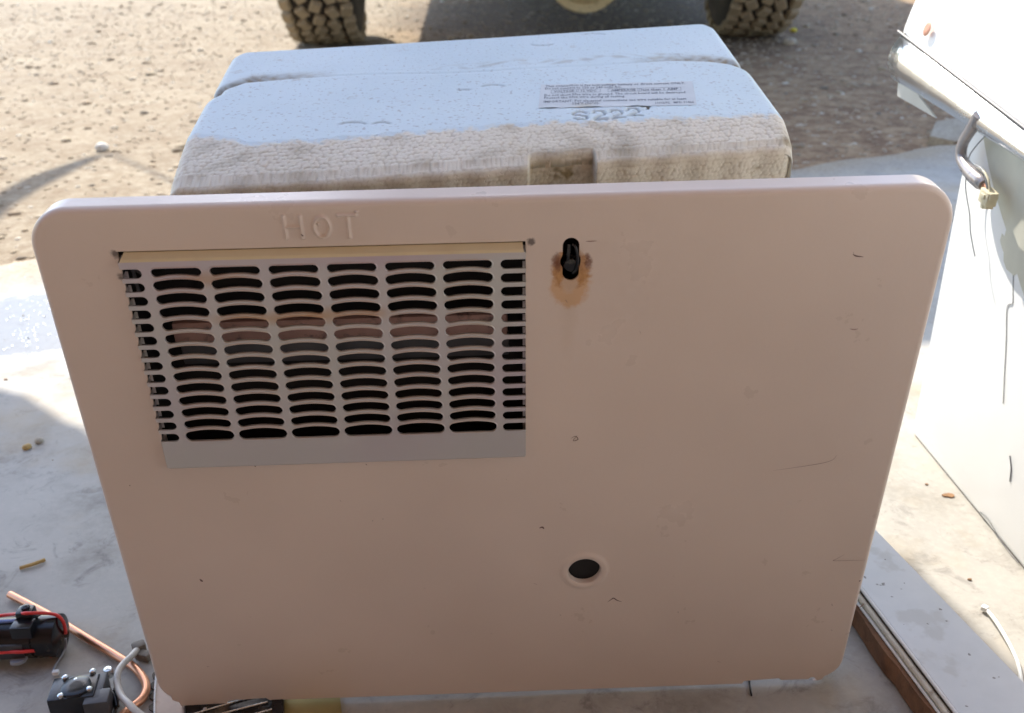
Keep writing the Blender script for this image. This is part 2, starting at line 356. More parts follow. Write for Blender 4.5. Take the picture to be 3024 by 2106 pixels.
# ------------------------------------------------------------------ ground
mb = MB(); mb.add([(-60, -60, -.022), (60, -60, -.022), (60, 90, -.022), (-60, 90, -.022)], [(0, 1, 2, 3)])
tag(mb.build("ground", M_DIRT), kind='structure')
eL = G(0, 600); eR = G(1815, 370); e2 = G(2135, 335)
def edge_y(x): return eL[1] + (eR[1] - eL[1]) * (x - eL[0]) / (eR[0] - eL[0])
xs = np.linspace(-3.0, 3.0, 121)
front = [(x, edge_y(x) + .012 * math.sin(x * 9) + .008 * math.sin(x * 31 + 1) + random.uniform(-.004, .004)) for x in xs]
mb = MB(); mb.prism([(-3, -4.5), (3, -4.5)] + front[::-1], -.12, 0)
tag(mb.build("concrete_floor", M_CONC), kind='structure')
pp = [G(*q)[:2] for q in ((2085, 300), (2140, 312), (2230, 305), (2230, 262), (2160, 258), (2100, 268))]
mb = MB(); mb.prism([tuple(p) for p in pp], -.10, -.004); tag(mb.build("concrete_patch", M_CONC), kind='structure')

# gravel: thousands of small stones on the dirt
def stones(n, xr, yr, smin, smax, zb, keep=None):
    ph = (1 + 5 ** .5) / 2
    iv = np.array([(-1, ph, 0), (1, ph, 0), (-1, -ph, 0), (1, -ph, 0), (0, -1, ph), (0, 1, ph), (0, -1, -ph), (0, 1, -ph), (ph, 0, -1), (ph, 0, 1), (-ph, 0, -1), (-ph, 0, 1)]) / 1.9
    fi = np.array([(0, 11, 5), (0, 5, 1), (0, 1, 7), (0, 7, 10), (0, 10, 11), (1, 5, 9), (5, 11, 4), (11, 10, 2), (10, 7, 6), (7, 1, 8), (3, 9, 4), (3, 4, 2), (3, 2, 6), (3, 6, 8), (3, 8, 9), (4, 9, 5), (2, 4, 11), (6, 2, 10), (8, 6, 7), (9, 8, 1)])
    P = np.stack([rng.uniform(*xr, n), rng.uniform(*yr, n)], 1)
    if keep is not None: P = P[keep(P)]
    n = len(P); s = smin + (smax - smin) * rng.random(n) ** 3
    V = iv[None] * (1 + rng.uniform(-.25, .25, (n, 12, 1)))
    V = V * np.stack([rng.uniform(.8, 1.35, n), rng.uniform(.8, 1.35, n), rng.uniform(.4, .65, n)], 1)[:, None]
    a = rng.uniform(0, 6.28, n); ca, sa = np.cos(a)[:, None], np.sin(a)[:, None]
    X = V[..., 0] * ca - V[..., 1] * sa; Y = V[..., 0] * sa + V[..., 1] * ca
    V = np.stack([X * s[:, None] + P[:, :1], Y * s[:, None] + P[:, 1:], V[..., 2] * s[:, None] + zb + s[:, None] * .25], -1)
    F = (fi[None] + 12 * np.arange(n)[:, None, None]).reshape(-1, 3)
    return V.reshape(-1, 3), F
def stone_obj(name, V, F, m):
    me = bpy.data.meshes.new(name); me.vertices.add(len(V)); me.vertices.foreach_set('co', V.reshape(-1).astype(np.float32))
    me.loops.add(F.size); me.loops.foreach_set('vertex_index', F.reshape(-1).astype(np.int32))
    me.polygons.add(len(F)); me.polygons.foreach_set('loop_start', np.arange(0, F.size, 3, dtype=np.int32)); me.update(calc_edges=True)
    return finish(name, me, m)
kp = lambda P: (P[:, 1] > np.array([edge_y(x) for x in P[:, 0]]) - .01 - .05 * rng.random(len(P)) ** 2) & (np.abs(P[:, 0]) < .55 * (P[:, 1] + .7))
V1, F1 = stones(62000, (-2.4, 2.4), (.6, 4.2), .0016, .0062, -.0236, kp)
V2, F2 = stones(3200, (-2.4, 2.4), (.6, 4.4), .004, .013, -.024, kp)
tag(stone_obj("gravel", np.vstack([V1, V2]), np.vstack([F1, F2 + len(V1)]), M_PEB), kind='stuff')
# grit on the concrete
V3, F3 = stones(260, (-1.0, .9), (-.05, 1.1), .0005, .0017, 0, lambda P: P[:, 1] < np.array([edge_y(x) for x in P[:, 0]]))
tag(stone_obj("grit", V3, F3, M_PEB), kind='stuff')
def single_stone(px, py, z, s, m, name, label, seed, cat="stone", sc=(1.2, 1, .75)):
    r2 = random.Random(seed); bm = bmesh.new(); bmesh.ops.create_icosphere(bm, subdivisions=2, radius=s)
    for v in bm.verts: v.co = Vector((v.co.x * sc[0], v.co.y * sc[1], v.co.z * sc[2])) * (1 + r2.uniform(-.13, .13))
    me = bpy.data.meshes.new(name); bm.to_mesh(me); bm.free(); o = finish(name, me, m, None, 60); p = G(px, py, z); o.location = (p[0], p[1], z + s * .5); o.rotation_euler.z = seed
    return tag(o, label, cat)
single_stone(229, 337, -.022, .012, M_STONE, "stone", "white rounded stone alone on the sunlit gravel at left", 1)
single_stone(1770, 103, -.026, .020, M_STONEB, "stone", "pale stone on the shaded gravel beside the right tyre", 2)
single_stone(1778, 72, -.022, .013, M_YEL, "yellow_flower_head", "small yellow flower head on gravel beside the right tyre", 3, "flower", (1, 1, .6))
single_stone(62, 1006, 0, .0035, M_STRAW, "pebble", "small brown pebble on shaded concrete, left of its paler twin", 4)
single_stone(88, 992, 0, .0036, M_STONEB, "pebble", "pale pebble on shaded concrete left of the door", 5)

# ------------------------------------------------------------------ access door (frame: u right, v up, w toward the viewer)
door = thing("access_door", "almond painted steel water heater door with louvred vent and embossed HOT", "heater door", mat4=PF)
TLc, TRc, BRc, BLc = (-.2048, .3187), (.2051, .3207), (.2044, -.0012), (-.2056, .0013)
def corner(p, a, b, r, n=14):           # rounded corner at p between directions to a and b
    p, a, b = map(lambda q: np.array(q, float), (p, a, b)); da = (a - p) / np.linalg.norm(a - p); db = (b - p) / np.linalg.norm(b - p)
    h = math.acos(da @ db) / 2; d = r / math.tan(h); cc = p + (da + db) / np.linalg.norm(da + db) * r / math.sin(h)
    s0 = p + da * d - cc; s1 = p + db * d - cc; a0 = math.atan2(s0[1], s0[0]); a1 = math.atan2(s1[1], s1[0])
    while a1 - a0 > math.pi: a1 -= 2 * math.pi
    while a1 - a0 < -math.pi: a1 += 2 * math.pi
    return [(cc[0] + r * math.cos(a0 + (a1 - a0) * i / n), cc[1] + r * math.sin(a0 + (a1 - a0) * i / n)) for i in range(n + 1)]
def seg(a, b, n): return [tuple(np.array(a) + (np.array(b) - np.array(a)) * i / n) for i in range(1, n)]
cTL = corner(TLc, BLc, TRc, .0185); cTR = corner(TRc, TLc, BRc, .0195); cBR = corner(BRc, TRc, BLc, .0165); cBL = corner(BLc, BRc, TLc, .0185)
# torn notches of the folded bottom edge (u from right to left)
notch = [(u, v) for u, v in [PN(1833, 1526), PN(1828, 1522), PN(1826, 1519), PN(1818, 1519), PN(1812, 1523), PN(1751, 1525), PN(1746, 1521), PN(1668, 1527), PN(1664, 1533)]]
notchL = [tuple(PN(*q)) for q in ((605, 1570), (596, 1565), (512, 1571), (508, 1577), (412, 1582), (408, 1586))]
cBL = [p for p in cBL if p[0] < PN(408, 1586)[0] - .0005]
outline = cTL + seg(cTL[-1], cTR[0], 12) + cTR + seg(cTR[-1], cBR[0], 10) + cBR + [tuple(q) for q in notch] + notchL + cBL + seg(cBL[-1], cTL[0], 10)
OUT = np.array(outline); nO = len(OUT)
nb0 = len(cTL) + 11 + len(cTR) + 9 + len(cBR) - 4; nb1 = nb0 + 4 + len(notch) + len(notchL) + 3
tang = np.roll(OUT, -1, 0) - np.roll(OUT, 1, 0); tang /= np.linalg.norm(tang, axis=1)[:, None]; nrm = np.stack([-tang[:, 1], tang[:, 0]], 1)   # outward (outline runs clockwise)
wgt = np.ones(nO); wgt[nb0:nb1] = 0.0
RB = .0032
def ring(a_out, back):
    return [(OUT[i, 0] - nrm[i, 0] * (RB - a_out) * wgt[i], OUT[i, 1] - nrm[i, 1] * (RB - a_out) * wgt[i], -back * (1 if wgt[i] else .12)) for i in range(nO)]
rings = [ring(RB * math.sin(R(a)), RB * (1 - math.cos(R(a)))) for a in (0, 15, 30, 45, 60, 75, 90)] + [ring(RB, .0125), ring(RB - .0008, .0128)]
# openings
GU0, GU1, GV0, GV1 = -.1680, .0116, .1797, .2984
gr_hole = [(GU0, GV0), (GU1, GV0), (GU1, GV1), (GU0, GV1)]
k0 = PN(1283, 533); k1 = PN(1278, 629)
def keyslot():
    x0, x1 = k0[0] - .0004, k1[0] + .0002; r = .00375; L = arc(x0, k0[1] - r, r, 0, 180, 10)
    L += [(x0 - r, .2915), (x0 - r - .0003, .2905), (x0 - r - .0010, .2885), (x0 - r - .0009, .2865), (x1 - r, .2848)]
    L += arc(x1, k1[1] + r, r, 180, 360, 10) + [(x1 + r, .2850), (x1 + r + .0004, .2858), (x0 + r + .0008, .2875), (x0 + r + .0008, .2893), (x0 + r, .2908)]
    return L
CU, CV, CRD = .0443, .0974, .00885
HP = (-.0985, -.0560, .2975, .3155)       # letter patch
RP = .0165                                # ring patch half size
hot_patch = [(HP[0], HP[2]), (HP[1], HP[2]), (HP[1], HP[3]), (HP[0], HP[3])]
ring_out = arc(CU, CV, RP, 0, 360, 64)[:-1]
HPz = [(HP[0], HP[2] + .0028), (HP[1], HP[2] + .0028), (HP[1], HP[3]), (HP[0], HP[3])]
vf, ff = fill2d([[(p[0], p[1]) for p in rings[0]], gr_hole, keyslot(), ring_out, HPz])
mb = MB(); mb.add([(x, y, 0) for x, y, _ in vf], ff)
for a, b in zip(rings[:-1], rings[1:]):
    mb.add(a + b, [(i, (i + 1) % nO, nO + (i + 1) % nO, nO + i) for i in range(nO)])
# short returned flanges round the openings
for L in (gr_hole, keyslot()):
    n = len(L); mb.add([(p[0], p[1], 0) for p in L] + [(p[0], p[1], -.0011) for p in L], [(i, (i + 1) % n, n + (i + 1) % n, n + i) for i in range(n)])
# raised boss with a round hole
prof = [(.0088, -.0028), (.00885, -.0008), (.0092, .0005), (.0098, .0009), (.0112, .0010), (.0120, .0009), (.0128, .0005), (.0136, .0001), (.0145, 0), (RP, 0)]
vs = [(CU + r * math.cos(2 * math.pi * k / 64), CV + r * math.sin(2 * math.pi * k / 64), h) for r, h in prof for k in range(64)]
mb.add(vs, [(i * 64 + k, i * 64 + (k + 1) % 64, (i + 1) * 64 + (k + 1) % 64, (i + 1) * 64 + k) for i in range(len(prof) - 1) for k in range(64)])
# embossed HOT
def zp(x, y): return PN((700 + x / 4.592) / 1.31707, (560 + y / 4.592) / 1.31707)
U, Vv = np.meshgrid(np.linspace(HP[0], HP[1], 190), np.linspace(HP[2] + .0028, HP[3], 72))
def dseg(a, b):
    a, b = np.array(a), np.array(b); ab = b - a; tt = np.clip(((U - a[0]) * ab[0] + (Vv - a[1]) * ab[1]) / (ab @ ab), 0, 1)
    return np.hypot(U - a[0] - tt * ab[0], Vv - a[1] - tt * ab[1])
ds = [dseg(zp(625, 368), zp(672, 655)), dseg(zp(852, 365), zp(893, 650)), dseg(zp(655, 508), zp(845, 503)), dseg(zp(1368, 348), zp(1605, 340)), dseg(zp(1497, 360), zp(1528, 645))]
oc = zp(1153, 503); orx = abs(zp(1258, 503)[0] - zp(1045, 503)[0]) / 2; ory = abs(zp(1153, 365)[1] - zp(1153, 640)[1]) / 2
el_ = [(oc[0] + orx * math.cos(a), oc[1] + ory * math.sin(a)) for a in np.linspace(0, 2 * math.pi, 37)]
ds += [dseg(el_[i], el_[i + 1]) for i in range(36)]
dm = np.min(np.array(ds), 0); Hh = .0011 * np.exp(-(dm / .00072) ** 2)
for q, am in ((zp(1100, 458), .0010), (zp(1618, 292), .0011)):
    Hh = np.maximum(Hh, am * np.exp(-((U - q[0]) ** 2 + (Vv - q[1]) ** 2) / .0007 ** 2))
fade = np.minimum(np.minimum(U - HP[0], HP[1] - U), np.minimum(Vv - HP[2] - .0028, HP[3] - Vv)) / .0008
Hh *= np.clip(fade, 0, 1)
nr, nc = U.shape; idx = np.arange(nr * nc).reshape(nr, nc)
mb.add(np.stack([U, Vv, Hh], -1).reshape(-1, 3), np.stack([idx[:-1, :-1], idx[:-1, 1:], idx[1:, 1:], idx[1:, :-1]], -1).reshape(-1, 4).tolist())
mb.build("door_panel", M_DOOR, door, world=False, smooth=35)

# louvred vent plate
GP = .0034                                # how far the vent stands proud of the door
rows = np.interp(np.arange(14), [0, 13], [.2889, .1995]); pitch = rows[0] - rows[1]
colu = [-.1546 + .02574 * k for k in range(6)]; SW = .0226; SH = .0047
def slot(u0, w, v, top_flat, bot_flat):
    r = SH / 2; sag = .0015; x0, x1 = u0 + r, u0 + w - r; n = 8
    f = lambda x: sag * (1 - ((x - u0 - w / 2) / (w / 2)) ** 2)
    tp = [(x0 + (x1 - x0) * i / n) for i in range(n + 1)]
    bot = [(x, v - r + (0 if bot_flat else f(x))) for x in tp]; top = [(x, v + r + (0 if top_flat else f(x)) + (.0 if not bot_flat else .0004)) for x in tp[::-1]]
    def cap(p, q, cx):
        m_ = ((p[0] + q[0]) / 2, (p[1] + q[1]) / 2); d = (p[1] - q[1]) / 2; s_ = 1 if cx > u0 + w / 2 else -1
        return [(m_[0] + s_ * abs(d) * math.cos(R(a)), m_[1] + (q[1] - p[1]) / 2 * math.sin(R(a))) for a in (-60, -30, 0, 30, 60)]
    return bot + cap(bot[-1], top[0], x1) + top + cap(top[-1], bot[0], x0)
BEV = .0034
TOPV = GV1 - .0004; FT = TOPV - BEV       # front face starts below the bevel
FB = GV0 + .0012
eLft, eRgt = GU0 + .0006, GU1 - .0004
comb = [(eLft, FB)]
comb_r = [(eRgt, FB)]
for v in rows[::-1]:
    lw, rw = -.1583, .0001
    comb += [(eLft, v - SH / 2), (lw - SH / 2, v - SH / 2)] + [(lw - SH / 2 + SH / 2 * math.sin(R(a)), v - SH / 2 * math.cos(R(a))) for a in (30, 60, 90, 120, 150)] + [(lw - SH / 2, v + SH / 2), (eLft, v + SH / 2)]
    comb_r += [(eRgt, v - SH / 2), (rw + SH / 2, v - SH / 2)] + [(rw + SH / 2 - SH / 2 * math.sin(R(a)), v - SH / 2 * math.cos(R(a))) for a in (30, 60, 90, 120, 150)] + [(rw + SH / 2, v + SH / 2), (eRgt, v + SH / 2)]
comb += [(eLft, FT)]; comb_r += [(eRgt, FT)]
loops = [comb[::-1] + comb_r]
for u in colu:
    for k, v in enumerate(rows): loops.append(slot(u, SW, v, k == 0, k == 13))
mb = plate(loops, GP, GP - .0009)
for L in loops[1:]:                       # rolled lip round every slot
    Pn = np.array(L); A2 = np.sum(Pn[:, 0] * np.roll(Pn[:, 1], -1) - np.roll(Pn[:, 0], -1) * Pn[:, 1])
    tg = np.roll(Pn, -1, 0) - np.roll(Pn, 1, 0); tg /= np.linalg.norm(tg, axis=1)[:, None] + 1e-12; nn = np.stack([tg[:, 1], -tg[:, 0]], 1) * (1 if A2 > 0 else -1)
    n = len(L); O1 = Pn + nn * .00025; O2 = Pn + nn * .0007
    mb.add([(p[0], p[1], GP + .0001) for p in Pn] + [(p[0], p[1], GP + .00032) for p in O1] + [(p[0], p[1], GP + .00003) for p in O2], [(i, (i + 1) % n, n + (i + 1) % n, n + i) for i in range(n)] + [(n + i, n + (i + 1) % n, 2 * n + (i + 1) % n, 2 * n + i) for i in range(n)])
# side walls: the strips carry on round the corner, with wavy edges
edges_v = [FB] + [x for v in rows[::-1] for x in (v - SH / 2, v + SH / 2)] + [FT]
for i in range(0, len(edges_v), 2):
    a, b = edges_v[i], edges_v[i + 1]
    for x, s_ in ((eLft, -1), (eRgt, 1)):
        q = [(x, a, GP), (x, b, GP), (x + s_ * .0004, b - .0002, GP - .0006), (x + s_ * .0004, a + .0002, GP - .0006), (x + s_ * .0004, a - .0006, -.003), (x + s_ * .0004, b + .0006, -.003)]
        mb.add(q, [(0, 1, 2, 3), (3, 2, 5, 4)])
        mb.add([(x + s_ * .0004, a - .0006, -.003), (x + s_ * .0004, b + .0006, -.003), (x - s_ * .0008, b + .0006, -.003), (x - s_ * .0008, a - .0006, -.003)], [(0, 1, 2, 3)])
# lower lip turned back
mb.add([(eLft + .0006, FB, GP), (eRgt, FB, GP), (eRgt, FB - .0012, GP - .0012), (eLft + .0010, FB - .0012, GP - .0012), (eRgt, FB - .0012, -.001), (eLft + .001, FB - .0012, -.001)], [(0, 1, 2, 3), (3, 2, 4, 5)])
vent = mb.build("vent_grille", M_ZINC, door, world=False, smooth=40)
# top bevel of the vent
mb = MB(); mb.add([(eLft + .0004, FT, GP), (eRgt - .0003, FT, GP), (eRgt - .0008, FT + .0012, GP - .0005), (eLft + .001, FT + .0012, GP - .0005), (eRgt - .001, TOPV, .0002), (eLft + .0022, TOPV, .0002), (eRgt - .001, TOPV + .0002, -.004), (eLft + .0022, TOPV + .0002, -.004)],
                  [(0, 1, 2, 3), (3, 2, 4, 5), (5, 4, 6, 7)])
mb.add([(eLft + .0004, FT, GP), (eLft + .001, FT + .0012, GP - .0005), (eLft + .0022, TOPV, .0002), (eLft + .0022, TOPV, -.004), (eLft + .0004, FT, -.004)], [(0, 1, 2, 3, 4)])
mb.build("vent_top_fold", M_ZBEV, vent, world=False)
# dark burner chamber seen through the slots
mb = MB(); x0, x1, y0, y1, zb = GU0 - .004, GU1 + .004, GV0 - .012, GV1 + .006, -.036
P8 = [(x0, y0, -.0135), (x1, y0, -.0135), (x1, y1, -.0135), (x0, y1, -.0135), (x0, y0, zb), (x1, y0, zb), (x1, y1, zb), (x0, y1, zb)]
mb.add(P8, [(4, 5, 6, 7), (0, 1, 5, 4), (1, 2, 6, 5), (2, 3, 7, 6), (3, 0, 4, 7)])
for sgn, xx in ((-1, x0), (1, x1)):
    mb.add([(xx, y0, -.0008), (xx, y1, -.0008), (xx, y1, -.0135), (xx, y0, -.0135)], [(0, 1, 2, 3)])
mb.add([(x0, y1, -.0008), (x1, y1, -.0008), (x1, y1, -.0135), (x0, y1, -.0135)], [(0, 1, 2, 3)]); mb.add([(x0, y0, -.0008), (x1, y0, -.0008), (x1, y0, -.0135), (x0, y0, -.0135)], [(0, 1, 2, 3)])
mb.build("burner_chamber", M_RECESS, door, world=False)
mb = MB(); mb.box((-.0755, .2512, -.0105), (.158, .0125, .006), None, .0018); mb.build("baffle_bar", M_BAF, door, world=False, smooth=40)
mb = MB(); mb.box((-.0755, .2350, -.019), (.160, .013, .004), None, .001); mb.build("baffle_plate", M_DKST, door, world=False, smooth=40)
mb = MB(); mb.tube([(-.1662, .288, -.006), (-.1600, .284, -.005), (-.1585, .2875, -.004)], .0006, 6); mb.tube([(-.1648, .2915, -.004), (-.1645, .275, -.005)], .0009, 6); mb.build("chamber_wire", M_DKST, door, world=False)
# keyhole latch: dark pocket, ring and spindle
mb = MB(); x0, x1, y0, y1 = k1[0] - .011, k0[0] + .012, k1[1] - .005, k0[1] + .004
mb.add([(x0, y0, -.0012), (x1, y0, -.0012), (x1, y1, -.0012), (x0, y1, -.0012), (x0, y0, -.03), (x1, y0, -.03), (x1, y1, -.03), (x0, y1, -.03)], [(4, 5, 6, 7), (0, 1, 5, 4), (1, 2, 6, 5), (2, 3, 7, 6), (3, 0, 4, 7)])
mb.build("latch_pocket", M_RECESS, door, world=False)
mb = MB(); cx = k0[0]
mb.lathe((cx - .0003, .2862, -.004), (0, 0, 1), [(0, .0036), (.0038, .0036), (.0050, .0030), (.0054, .0012)], 20)
ringpts = [(cx + .0002, .2965, .0004), (cx + .0014, .2955, .0012), (cx + .0022, .2925, .0017), (cx + .0026, .2885, .0018), (cx + .0021, .2845, .0015), (cx + .0006, .2822, .0008)]
mb.tube(ringpts, .0007, 8); mb.tube([(cx - .0012, .2962, -.0006), (cx - .0016, .291, .0002), (cx - .0014, .285, .0000)], .0009, 8)
mb.build("latch_ring", M_BLACKM, door, world=False, smooth=50)
# black disc painted as the dark inside of the round hole
mb = MB(); mb.lathe((CU, CV, -.014), (0, 0, 1), [(0, .012), (.0095, .012)], 24); mb.build("hole_backing", M_RECESS, door, world=False)
# scratches and chips of the paint
def ribbon(pts, w, zz=.00012, sm=4):
    P = spline([tuple(p) + (0,) for p in pts], sm)[:, :2]; n = len(P); T = np.gradient(P, axis=0); T /= np.linalg.norm(T, axis=1)[:, None] + 1e-12; N = np.stack([-T[:, 1], T[:, 0]], 1)
    ww = w * np.sin(np.linspace(.25, math.pi - .25, n)) if not hasattr(w, '__len__') else np.interp(np.linspace(0, 1, n), np.linspace(0, 1, len(w)), w)
    A = P + N * ww[:, None] / 2; B = P - N * ww[:, None] / 2
    return [(a[0], a[1], zz) for a in A] + [(b[0], b[1], zz) for b in B], [(i, i + 1, n + i + 1, n + i) for i in range(n - 1)]
marks = [([(1362, 1350), (1372, 1343), (1376, 1341), (1384, 1346), (1394, 1349)], .0007, M_SCR), ([(1376, 1341), (1372, 1340)], .0005, M_SCR),
         ([(1912, 570), (1920, 574), (1936, 576)], .0007, M_SCR), ([(1913, 565), (1914, 570)], .0004, M_SCR),
         ([(1280, 983), (1290, 978), (1296, 985), (1285, 988), (1294, 976)], .0004, M_SCR), ([(1209, 1184), (1216, 1182), (1220, 1186)], .0011, M_SCR),
         ([(567, 1041), (571, 1044), (574, 1047)], .0006, M_SCR), ([(448, 1298), (452, 1302), (455, 1304)], .0012, M_SCR),
         ([(1733, 1055), (1790, 1047), (1845, 1038), (1868, 1030), (1876, 1020)], .0003, M_SCRL), ([(1893, 1243), (1876, 1253), (1868, 1257), (1890, 1257), (1940, 1256)], .00035, M_SCRL),
         ([(1905, 737), (1914, 739), (1924, 737)], .0006, M_SCRL), ([(1313, 541), (1326, 541), (1338, 540)], .0005, M_SCRL), ([(820, 1040), (823, 1043)], .0012, M_SCR),
         ([(676, 523), (681, 527)], .0022, M_SCR), ([(1865, 1354), (1866, 1358)], .0010, M_SCR), ([(1863, 1412), (1866, 1414)], .0008, M_SCR), ([(1938, 1353), (1930, 1360), (1925, 1362)], .0007, M_SCRL),
         ([(464, 1494), (469, 1495)], .0010, M_SCR), ([(1895, 1422), (1906, 1418)], .0006, M_SCRL), ([(1520, 1371), (1521, 1374)], .0008, M_SCR), ([(1255, 1378), (1258, 1380)], .0008, M_SCR), ([(762, 1122), (765, 1124)], .0007, M_SCR),
         ([(1268, 672), (1272, 678)], .0010, M_SCRL), ([(1197, 1308), (1204, 1310)], .0007, M_SCRL), ([(1608, 1482), (1616, 1485)], .0008, M_SCRL), ([(950, 1318), (953, 1320)], .0006, M_SCR), ([(1100, 1420), (1103, 1421)], .0006, M_SCR), ([(1434, 742), (1437, 748)], .0005, M_SCRL)]
for pts, w, m_ in marks:
    v, f = ribbon([PN(*p) for p in pts], w, .0013 if pts[0] == (676, 523) else .00012); mesh("scratch", v, f, m_, door, world=False)

# ------------------------------------------------------------------ foam casing of the tank (same tilted frame; depth D = -w)
foam = thing("foam_tank_casing", "white expanded foam tank casing behind the heater door, stained and beaded at front", "foam casing", mat4=PF)
HY = .300
NX = 560; sgrid = np.linspace(0, 1, NX)
fx = np.array([-.171, -.096, .0208, .0586, .18]); fd = np.array([.089, .096, .112, .118, .136])
rx = np.array([-.174, -.155, -.1335, -.0996, -.03, .0263, .10, .179]); rd = np.array([.146, .146, .131, .1336, .146, .1560, .160, .163])
ex = np.array([-.184, .006, .189]); ed = np.array([.342, .374, .411])
xl = lambda D: -.166 - .055 * D
xr = lambda D: .168 + .044 * D
def voronoi(X, Y, sp, seed):
    a = np.floor(X / sp).astype(int); b = np.floor(Y / sp).astype(int); best = np.full(X.shape, 9.0)
    for i in (-1, 0, 1):
        for j in (-1, 0, 1):
            ca, cb = a + i, b + j
            h1 = np.modf(np.sin(ca * 127.1 + cb * 311.7 + seed) * 43758.5453)[0] % 1; h2 = np.modf(np.sin(ca * 269.5 + cb * 183.3 + seed) * 43758.5453)[0] % 1
            px = (ca + .5 + .5 * (cb % 2) - .25 + (h1 - .5) * .52) * sp; py = (cb + .5 + (h2 - .5) * .52) * sp
            best = np.minimum(best, np.hypot(X - px, Y - py))
    return best / sp
def sm(x, a, b): t_ = np.clip((x - a) / (b - a), 0, 1); return t_ * t_ * (3 - 2 * t_)
X0 = xl(.1) + (xr(.1) - xl(.1)) * sgrid
FDs = np.interp(X0, fx, fd); RDs = np.interp(X0, rx, rd) + .0012 * np.sin(X0 * 210) + .0008 * np.sin(X0 * 530 + 1); EDs = np.interp(X0, ex, ed)
FDs = FDs + .0006 * np.sin(X0 * 300)
rowsV = []; rowsB = []; rowsD = []; rowsG = []
def nmask(X): return sm(X, .0195, .0208) * (1 - sm(X, .0565, .0580 + 0))     # notch across
def gnoise(X, Y, k): return (np.sin(X * k + 1.7 * np.sin(Y * k * .7)) * np.sin(Y * k * 1.1 + 1.3 * np.sin(X * k * .6 + 2)))
FRONTY = .2905
# front wall, from the floor up
for Yv in np.concatenate([[0.012, .12, .20], np.linspace(.236, FRONTY - .0045, 82)]):
    lean = (FRONTY - .0045 - Yv) * .10
    X = xl(FDs) + (xr(FDs) - xl(FDs)) * sgrid; D = FDs + lean
    vo = voronoi(X, np.full(NX, Yv - FRONTY + .0045), .0024, 3.); b = np.sqrt(np.clip(1 - (vo / .62) ** 2, 0, 1)) * .00048 * sm(FRONTY - .0045 - Yv, 0, .003) * (1 if Yv > .23 else 0)
    nm = nmask(X)
    r_ = .004; dz = np.clip(r_ - (FRONTY - Yv), 0, r_); rd_ = r_ - np.sqrt(np.maximum(r_ * r_ - dz * dz, 0))
    D = D - b + nm * .0085
    side = np.minimum(X - xl(FDs), xr(FDs) - X); D = D + .006 * (1 - np.sqrt(np.clip(1 - (1 - np.clip(side / .006, 0, 1)) ** 2, 0, 1)))
    d_ = nm * (.22 + .15 * gnoise(X, np.full(NX, Yv), 400)) + .9 * np.exp(-((X - .041 - .003 * gnoise(X, np.full(NX, Yv), 700)) ** 2) / .0050 ** 2 - (Yv - .283 + .3 * (X - .037)) ** 2 / .006 ** 2) * nm
    d_ = d_ + .25 * np.exp(-((X - .0205) / .003) ** 2) + .08 * np.clip(gnoise(X, np.full(NX, Yv), 90), 0, 1) + .5 * np.exp(-((X - .153) / .003) ** 2 - ((Yv - .279) / .0014) ** 2)
    rowsV.append(np.stack([X, np.full(NX, Yv), -D], -1)); rowsB.append(np.ones(NX)); rowsD.append(np.clip(d_, 0, 1)); rowsG.append(sm(vo, .42, .62))
# top, from the front edge back
frac = np.concatenate([np.linspace(.01, 1, 84), ])
gx = np.array([-.19, -.176, -.165, -.158, -.13, .0034, .129, .155, .170, .176, .19]); gd = np.array([.222, .232, .252, .262, .268, .273, .2915, .291, .284, .277, .262])
strokes = []
def digit(kind, cx, cy, w, h):
    if kind == 'S': P = [(1, .84), (.75, 1), (.3, 1), (0, .84), (.05, .62), (.5, .5), (.95, .38), (1, .16), (.7, 0), (.25, 0), (0, .14)]
    elif kind == '2': P = [(0, .75), (.25, 1), (.75, 1), (1, .75), (.8, .5), (.3, .22), (0, 0), (1, 0)]
    else: P = [(.2, .9), (.7, .95), (.5, .55)]
    P = [(cx + (p[0] - .5) * w, cy + (p[1] - .5) * h) for p in P]; strokes.extend(zip(P[:-1], P[1:]))
def PTop(px, py, Yp=HY):
    d = ray(px, py); q0 = CAM - PO; cl = np.array([q0 @ PX_, q0 @ PY_, q0 @ PZ_]); dl = np.array([d @ PX_, d @ PY_, d @ PZ_]); k = (Yp - cl[1]) / dl[1]; q = cl + k * dl
    return q[0], -q[2]
for kd, px, py in (('S', 1301, 261), ('2', 1344, 259), ('2', 1383, 257), ('2', 1421, 253), ("'", 1452, 247)):
    c_ = PTop(px, py); digit(kd, c_[0], c_[1], .0078, .0135)
cres = []
for px, py, w_, up in ((790, 281, .017, 1), (855, 281, .012, 1), (1330, 72, .020, 1), (1215, 93, .018, -1), (1105, 196, .016, 1), (1040, 203, .010, 0)):
    c_ = PTop(px, py); cres.append((c_[0], c_[1], w_, up))
